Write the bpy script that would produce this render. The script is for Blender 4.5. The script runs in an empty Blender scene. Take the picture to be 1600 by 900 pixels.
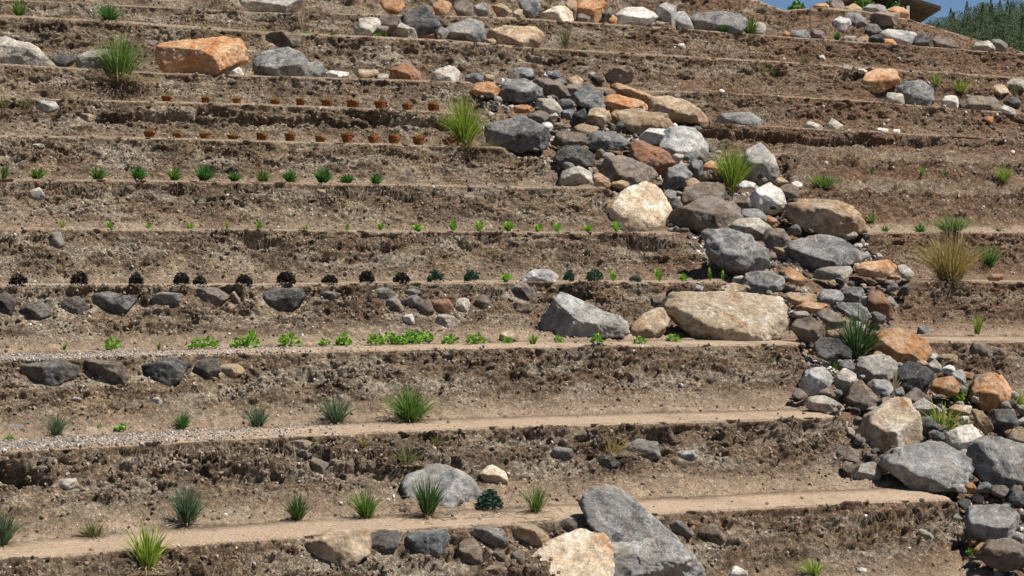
import bpy, bmesh, math, random
import numpy as np
from mathutils import Vector

# ------------------------------------------------------------------ camera, sky, sun
sc = bpy.context.scene
F = 60.0 / 36.0 * 1600.0          # focal length in photo pixels
HY = 435.0                        # picture row of the horizon (eye level is z = 0)
cam_d = bpy.data.cameras.new('camera'); cam = bpy.data.objects.new('camera', cam_d)
sc.collection.objects.link(cam); sc.camera = cam
cam_d.lens = 60; cam_d.sensor_width = 36; cam_d.clip_start = 0.1; cam_d.clip_end = 6000
cam_d.shift_y = -15.0 / 1600.0
cam.location = (0, 0, 0); cam.rotation_euler = (math.radians(90), 0, 0)
sc.view_settings.view_transform = 'Standard'; sc.view_settings.look = 'None'
sc.view_settings.exposure = 0.70; sc.view_settings.gamma = 1.0
SUN = Vector((0.50, -0.13, 0.86)).normalized()
world = bpy.data.worlds.new('World'); sc.world = world; world.use_nodes = True
wn = world.node_tree.nodes; wl = world.node_tree.links
bg = wn['Background']; sky = wn.new('ShaderNodeTexSky'); sky.sky_type = 'NISHITA'
sky.sun_disc = False; sky.sun_elevation = math.asin(SUN.z); sky.sun_rotation = math.atan2(SUN.x, SUN.y)
sky.air_density = 1.0; sky.dust_density = 0.1; sky.ozone_density = 4.0; sky.altitude = 2500
wl.new(sky.outputs[0], bg.inputs[0]); bg.inputs[1].default_value = 0.05
sl = bpy.data.lights.new('sun', 'SUN'); sun = bpy.data.objects.new('sun', sl); sc.collection.objects.link(sun)
sl.energy = 5.0; sl.angle = math.radians(0.53); sl.color = (1.0, 0.95, 0.88)
sun.rotation_euler = SUN.to_track_quat('Z', 'Y').to_euler()

C = sc.collection
R_ = random.Random(7)

# ------------------------------------------------------------------ noise (numpy)
def _h(ix, iy, iz, seed):
    n = (ix.astype(np.int64) * 374761393 + iy.astype(np.int64) * 668265263 + iz.astype(np.int64) * 2147483647 // 7 + seed * 1274126177) & 0xFFFFFFFF
    n = ((n ^ (n >> 13)) * 1274126177) & 0xFFFFFFFF
    n = ((n ^ (n >> 16)) * 2246822519) & 0xFFFFFFFF
    return (n ^ (n >> 15)) & 0xFFFFFFFF
def hf(ix, iy, seed):
    return _h(ix, iy, np.zeros_like(ix), seed) / 4294967295.0
def perlin2(x, y, seed=0):
    xi = np.floor(x).astype(np.int64); yi = np.floor(y).astype(np.int64)
    xf = x - xi; yf = y - yi
    u = xf * xf * xf * (xf * (xf * 6 - 15) + 10); v = yf * yf * yf * (yf * (yf * 6 - 15) + 10)
    def g(a, b, dx, dy):
        an = hf(a, b, seed) * (2 * math.pi)
        return np.cos(an) * dx + np.sin(an) * dy
    n00 = g(xi, yi, xf, yf); n10 = g(xi + 1, yi, xf - 1, yf)
    n01 = g(xi, yi + 1, xf, yf - 1); n11 = g(xi + 1, yi + 1, xf - 1, yf - 1)
    return 1.5 * ((n00 * (1 - u) + n10 * u) * (1 - v) + (n01 * (1 - u) + n11 * u) * v)
def fbm2(x, y, octv=3, seed=0, gain=0.5):
    s = 0; a = 1; t = 0
    for i in range(octv):
        s = s + a * perlin2(x * 2 ** i + 13.7 * i, y * 2 ** i + 7.1 * i, seed + i); t += a; a *= gain
    return s / t
def voro2(x, y, seed=0):
    """returns nearest-feature distance and a random value of the cell"""
    xi = np.floor(x).astype(np.int64); yi = np.floor(y).astype(np.int64)
    best = np.full(x.shape, 9.0); second = np.full(x.shape, 9.0); rid = np.zeros(x.shape)
    for dx in (-1, 0, 1):
        for dy in (-1, 0, 1):
            a = xi + dx; b = yi + dy
            px = a + hf(a, b, seed); py = b + hf(a, b, seed + 5)
            d = (px - x) ** 2 + (py - y) ** 2
            m = d < best
            second = np.where(m, best, np.minimum(second, d))
            rid = np.where(m, hf(a, b, seed + 9), rid); best = np.where(m, d, best)
    return np.sqrt(best), np.sqrt(second), rid
def vnoise3(p, seed=0):
    pi = np.floor(p).astype(np.int64); f = p - pi; f = f * f * (3 - 2 * f)
    r = 0
    for dx in (0, 1):
        for dy in (0, 1):
            for dz in (0, 1):
                w = (f[:, 0] if dx else 1 - f[:, 0]) * (f[:, 1] if dy else 1 - f[:, 1]) * (f[:, 2] if dz else 1 - f[:, 2])
                r = r + w * (_h(pi[:, 0] + dx, pi[:, 1] + dy, pi[:, 2] + dz, seed) / 4294967295.0)
    return r * 2 - 1
def sstep(a, b, x):
    t = np.clip((x - a) / (b - a), 0, 1); return t * t * (3 - 2 * t)

# ------------------------------------------------------------------ materials
class NT:
    def __init__(s, name):
        s.m = bpy.data.materials.new(name); s.m.use_nodes = True
        s.t = s.m.node_tree; s.n = s.t.nodes; s.b = s.n['Principled BSDF']
        s.b.inputs['Roughness'].default_value = 0.95
        s.b.inputs['Specular IOR Level'].default_value = 0.2
    def new(s, k, **kw):
        n = s.n.new(k)
        for a, v in kw.items():
            if isinstance(v, tuple) and a == 'inp':
                pass
            setattr(n, a, v)
        return n
    def link(s, a, b): s.t.links.new(a, b)
    def noise(s, co, scale, detail=4, rough=0.6, dist=0.0):
        n = s.new('ShaderNodeTexNoise'); n.inputs['Scale'].default_value = scale
        n.inputs['Detail'].default_value = detail; n.inputs['Roughness'].default_value = rough
        n.inputs['Distortion'].default_value = dist
        s.link(co, n.inputs['Vector']); return n.outputs['Fac']
    def voro(s, co, scale, out='Distance', feat='F1'):
        n = s.new('ShaderNodeTexVoronoi'); n.feature = feat; n.inputs['Scale'].default_value = scale
        s.link(co, n.inputs['Vector']); return n.outputs[out]
    def ramp(s, fac, stops):
        n = s.new('ShaderNodeValToRGB'); e = n.color_ramp.elements
        while len(e) < len(stops): e.new(0.5)
        for i, (p, c) in enumerate(stops):
            e[i].position = p; e[i].color = (c[0], c[1], c[2], 1) if isinstance(c, tuple) else (c, c, c, 1)
        s.link(fac, n.inputs[0]); return n.outputs[0]
    def mix(s, fac, a, b, mode='MIX'):
        n = s.new('ShaderNodeMix'); n.data_type = 'RGBA'; n.blend_type = mode
        for v, i in ((fac, 0), (a, 6), (b, 7)):
            if isinstance(v, (int, float)): n.inputs[i].default_value = v
            elif isinstance(v, tuple): n.inputs[i].default_value = (*v, 1)
            else: s.link(v, n.inputs[i])
        return n.outputs[2]
    def math(s, op, a, b=0.0):
        n = s.new('ShaderNodeMath'); n.operation = op
        for v, i in ((a, 0), (b, 1)):
            if isinstance(v, (int, float)): n.inputs[i].default_value = v
            else: s.link(v, n.inputs[i])
        return n.outputs[0]
    def bump(s, h, strength, dist, prev=None):
        n = s.new('ShaderNodeBump'); n.inputs['Strength'].default_value = strength; n.inputs['Distance'].default_value = dist
        s.link(h, n.inputs['Height'])
        if prev is not None: s.link(prev, n.inputs['Normal'])
        return n.outputs[0]
    def fin(s, col, nor=None):
        s.link(col, s.b.inputs['Base Color'])
        if nor is not None: s.link(nor, s.b.inputs['Normal'])
        return s.m

def soil_mat(name):
    k = NT(name)
    geo = k.new('ShaderNodeNewGeometry'); co = geo.outputs['Position']
    at = k.new('ShaderNodeAttribute'); at.attribute_name = 'zone'
    sp = k.new('ShaderNodeSeparateColor'); k.link(at.outputs['Color'], sp.inputs[0])
    pale, red, grey = sp.outputs[0], sp.outputs[1], sp.outputs[2]
    base = k.ramp(k.noise(co, 1.7, 6, .65), [(.3, (.095, .067, .044)), (.5, (.182, .131, .086)), (.7, (.31, .228, .152))])
    mid = k.ramp(k.noise(co, 14, 5, .7), [(.32, .42), (.5, .96), (.66, 1.5)])
    base = k.mix(1.0, base, mid, 'MULTIPLY')
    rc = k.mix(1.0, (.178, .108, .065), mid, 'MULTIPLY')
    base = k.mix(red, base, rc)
    gc = k.mix(1.0, (.325, .27, .202), mid, 'MULTIPLY')
    base = k.mix(grey, base, gc)
    # embedded grit and little stones, each with a colour of its own
    v = k.new('ShaderNodeTexVoronoi'); v.inputs['Scale'].default_value = 26; k.link(co, v.inputs['Vector'])
    vs = k.new('ShaderNodeSeparateColor'); k.link(v.outputs['Color'], vs.inputs[0])
    stone = k.math('MULTIPLY', k.math('LESS_THAN', v.outputs['Distance'], .30), k.math('GREATER_THAN', vs.outputs[0], .80))
    scol = k.ramp(vs.outputs[1], [(0, (.13, .12, .115)), (.35, (.33, .29, .24)), (.7, (.40, .33, .25)), (1, (.6, .56, .5))])
    base = k.mix(k.math('MULTIPLY', stone, .75), base, scol)
    cellv = k.ramp(vs.outputs[2], [(0, .55), (.5, 1.0), (1, 1.55)])
    base = k.mix(.55, base, cellv, 'MULTIPLY')
    base = k.mix(.38, base, k.ramp(k.noise(co, 38, 4, .8), [(.36, .35), (.5, 1.0), (.64, 1.7)]), 'MULTIPLY')
    v2 = k.new('ShaderNodeTexVoronoi'); v2.inputs['Scale'].default_value = 85; k.link(co, v2.inputs['Vector'])
    vs2 = k.new('ShaderNodeSeparateColor'); k.link(v2.outputs['Color'], vs2.inputs[0])
    grit = k.ramp(vs2.outputs[0], [(0, .55), (.45, .95), (.85, 1.15), (1, 1.9)])
    base = k.mix(.75, base, grit, 'MULTIPLY')
    pc = k.mix(1.0, (.55, .41, .285), k.ramp(k.noise(co, 18, 6, .75), [(.3, .68), (.7, 1.25)]), 'MULTIPLY')
    pc = k.mix(.35, pc, grit, 'MULTIPLY')
    base = k.mix(pale, base, pc)
    n = k.bump(k.noise(co, 24, 7, .8), 1.0, .055)
    n = k.bump(v.outputs['Distance'], .55, .022, n)
    n = k.bump(v2.outputs['Distance'], .7, .012, n)
    return k.fin(base, n)

def rock_mat(name, lo, mid, hi, patch=None, pamt=.5, speck=.25, scale=1.0, spot=(.6, .58, .55), rust=0.0, bump=1.0, dirt=0.0):
    k = NT(name)
    tc = k.new('ShaderNodeTexCoord'); oi = k.new('ShaderNodeObjectInfo')
    ad = k.new('ShaderNodeVectorMath'); ad.operation = 'ADD'
    ml = k.new('ShaderNodeVectorMath'); ml.operation = 'SCALE'; k.link(oi.outputs['Random'], ml.inputs[0]); ml.inputs['Scale'].default_value = 91.0
    k.link(tc.outputs['Object'], ad.inputs[0]); k.link(ml.outputs[0], ad.inputs[1]); co = ad.outputs[0]
    col = k.ramp(k.noise(co, 3.2 * scale, 7, .68, .4), [(.34, lo), (.5, mid), (.62, hi)])
    if patch:
        f = k.ramp(k.noise(co, 2.3 * scale, 5, .62, .8), [(.5 - .1 * pamt, 0.0), (.57 - .12 * pamt, 1.0)])
        col = k.mix(k.math('MULTIPLY', f, min(1, pamt + .25)), col, patch)
    if rust:
        f = k.ramp(k.noise(co, 4.1 * scale, 4, .6, .5), [(.56, 0.0), (.66, 1.0)])
        col = k.mix(k.math('MULTIPLY', f, rust), col, (.36, .18, .07))
    f = k.ramp(k.noise(co, 13 * scale, 7, .8), [(.35, .48), (.5, 1.0), (.66, 1.42)])
    col = k.mix(.85, col, f, 'MULTIPLY')
    s = k.ramp(k.noise(co, 42, 3, .7), [(.57, 0.0), (.66, 1.0)])
    col = k.mix(k.math('MULTIPLY', s, speck), col, spot)
    d = k.ramp(k.noise(co, 33, 3, .7, .3), [(.62, 0.0), (.68, 1.0)])
    col = k.mix(k.math('MULTIPLY', d, .45), col, (.06, .055, .05))
    vn = k.new('ShaderNodeTexNoise'); vn.inputs['Scale'].default_value = 2.1 * scale; vn.inputs['Detail'].default_value = 5; vn.inputs['Distortion'].default_value = 1.2; k.link(co, vn.inputs['Vector'])
    vein = k.ramp(k.math('ABSOLUTE', k.math('SUBTRACT', vn.outputs['Fac'], .53)), [(0.0, 1.0), (.012, 0.0)])
    col = k.mix(k.math('MULTIPLY', vein, min(.45, speck * 1.2)), col, spot)
    # thin fracture seams
    e = k.new('ShaderNodeTexVoronoi'); e.feature = 'DISTANCE_TO_EDGE'; e.inputs['Scale'].default_value = 3.1 * scale
    wv = k.new('ShaderNodeVectorMath'); wv.operation = 'ADD'
    nn = k.new('ShaderNodeTexNoise'); nn.inputs['Scale'].default_value = 4; k.link(co, nn.inputs['Vector'])
    k.link(co, wv.inputs[0]); k.link(nn.outputs['Color'], wv.inputs[1]); k.link(wv.outputs[0], e.inputs['Vector'])
    cr = k.ramp(e.outputs['Distance'], [(0.0, 1.0), (.025, 0.0)])
    # dust that lies on the upward faces, soil tinted
    g = k.new('ShaderNodeNewGeometry'); sp = k.new('ShaderNodeSeparateXYZ'); k.link(g.outputs['Normal'], sp.inputs[0])
    dust = k.math('MULTIPLY', k.ramp(sp.outputs[2], [(.75, 0.0), (.98, 1.0)]), k.ramp(k.noise(co, 7, 4, .6), [(.45, 0.0), (.65, .45)]))
    col = k.mix(dust, col, (.36, .29, .22))
    if dirt:      # soil caked on the stone
        df = k.ramp(k.noise(co, 6, 6, .7), [(.36, 1.0), (.60, 0.0)])
        col = k.mix(k.math('MULTIPLY', df, dirt), col, k.mix(1.0, (.20, .15, .107), f, 'MULTIPLY'))
    var = k.math('ADD', k.math('MULTIPLY', oi.outputs['Random'], .40), .80)
    cv = k.new('ShaderNodeCombineColor')
    for i in range(3): k.link(var, cv.inputs[i])
    col = k.mix(1.0, col, cv.outputs[0], 'MULTIPLY')
    n = k.bump(k.noise(co, 9 * scale, 8, .76, .3), bump, .08)
    n = k.bump(cr, -.6, .012, n)
    n = k.bump(k.noise(co, 60, 4, .8), .5, .008, n)
    return k.fin(col, n)

def leaf_mat(name, c1, c2, c3, trans=.3, rough=.6):
    k = NT(name); k.b.inputs['Roughness'].default_value = rough; k.b.inputs['Specular IOR Level'].default_value = .35
    g = k.new('ShaderNodeNewGeometry'); oi = k.new('ShaderNodeObjectInfo')
    col = k.ramp(g.outputs['Random Per Island'], [(0, c1), (.5, c2), (1, c3)])
    nz = k.ramp(k.noise(g.outputs['Position'], 30, 3, .6), [(.3, .75), (.7, 1.25)])
    col = k.mix(1.0, col, nz, 'MULTIPLY')
    k.link(col, k.b.inputs['Base Color'])
    tr = k.new('ShaderNodeBsdfTranslucent'); k.link(col, tr.inputs[0])
    mx = k.new('ShaderNodeMixShader'); mx.inputs[0].default_value = trans
    out = k.n['Material Output']; k.link(k.b.outputs[0], mx.inputs[1]); k.link(tr.outputs[0], mx.inputs[2]); k.link(mx.outputs[0], out.inputs[0])
    return k.m

SOIL = soil_mat('soil')
RMARGS = {}
_rm = rock_mat
def rock_mat(name, *a, **k): RMARGS[name] = (a, k); return _rm(name, *a, **k)
RM = {
 'g': rock_mat('grey_rock', (.075, .075, .073), (.15, .149, .146), (.33, .326, .312), patch=(.27, .255, .23), pamt=.35, speck=.35, rust=.15),
 'l': rock_mat('light_grey_rock', (.17, .17, .167), (.34, .337, .328), (.58, .57, .54), patch=(.40, .36, .30), pamt=.3, speck=.3, rust=.2, spot=(.7, .69, .66)),
 'd': rock_mat('dark_grey_rock', (.028, .028, .028), (.062, .061, .061), (.16, .157, .153), patch=(.17, .15, .13), pamt=.25, speck=.22),
 'u': rock_mat('blue_grey_rock', (.07, .075, .08), (.15, .157, .164), (.33, .33, .325), patch=(.30, .28, .25), pamt=.25, speck=.4),
 't': rock_mat('tan_rock', (.20, .15, .10), (.37, .285, .195), (.58, .475, .35), patch=(.40, .25, .13), pamt=.3, speck=.25, rust=.35, spot=(.68, .60, .5)),
 'b': rock_mat('brown_rock', (.08, .06, .045), (.17, .13, .097), (.30, .24, .18), patch=(.26, .22, .19), pamt=.4, speck=.2, rust=.2, spot=(.45, .40, .34)),
 'o': rock_mat('orange_rock', (.30, .135, .055), (.45, .225, .10), (.56, .33, .17), patch=(.55, .40, .27), pamt=.25, speck=.12, spot=(.65, .5, .36)),
 'r': rock_mat('rust_rock', (.22, .105, .06), (.31, .155, .09), (.38, .21, .13), patch=(.30, .20, .15), pamt=.2, speck=.08, spot=(.5, .38, .3)),
 'w': rock_mat('white_rock', (.50, .47, .42), (.66, .63, .57), (.78, .76, .71), patch=(.5, .42, .32), pamt=.2, speck=.15, spot=(.8, .78, .74)),
 'c': rock_mat('cream_rock', (.26, .22, .17), (.48, .425, .34), (.64, .585, .49), patch=(.30, .285, .26), pamt=.4, speck=.3, rust=.25, spot=(.74, .70, .62)),
 'm': rock_mat('mottled_rock', (.40, .30, .20), (.62, .51, .37), (.76, .69, .58), patch=(.50, .36, .22), pamt=.3, speck=.3, rust=.8, spot=(.78, .74, .68)),
}

RE = {}
for kk_, m_ in list(RM.items()):
    a_, k_ = RMARGS[m_.name]; RE[kk_] = _rm('earthy_' + m_.name, *a_, **{**k_, 'dirt': .55})

# ------------------------------------------------------------------ object helpers
def tag(o, label=None, cat=None, group=None, kind=None):
    if label: o['label'] = label
    if cat: o['category'] = cat
    if group: o['group'] = group
    if kind: o['kind'] = kind
    return o
def mesh_np(name, V, Fc, mat, parent=None, smooth=True):
    """V (n,3) floats, Fc (m,3|4) ints"""
    me = bpy.data.meshes.new(name); V = np.ascontiguousarray(V, dtype=np.float32); Fc = np.ascontiguousarray(Fc, dtype=np.int32)
    m, q = Fc.shape
    me.vertices.add(len(V)); me.vertices.foreach_set('co', V.ravel())
    me.loops.add(m * q); me.loops.foreach_set('vertex_index', Fc.ravel())
    me.polygons.add(m); me.polygons.foreach_set('loop_start', np.arange(0, m * q, q, dtype=np.int32))
    me.polygons.foreach_set('use_smooth', np.full(m, smooth, dtype=bool))
    me.update(calc_edges=True); me.materials.append(mat)
    o = bpy.data.objects.new(name, me); C.objects.link(o)
    if parent: o.parent = parent
    return o
def link_copy(src, name, parent=None):
    c = src.copy(); c.name = name; C.objects.link(c); c.parent = parent; return c

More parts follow.
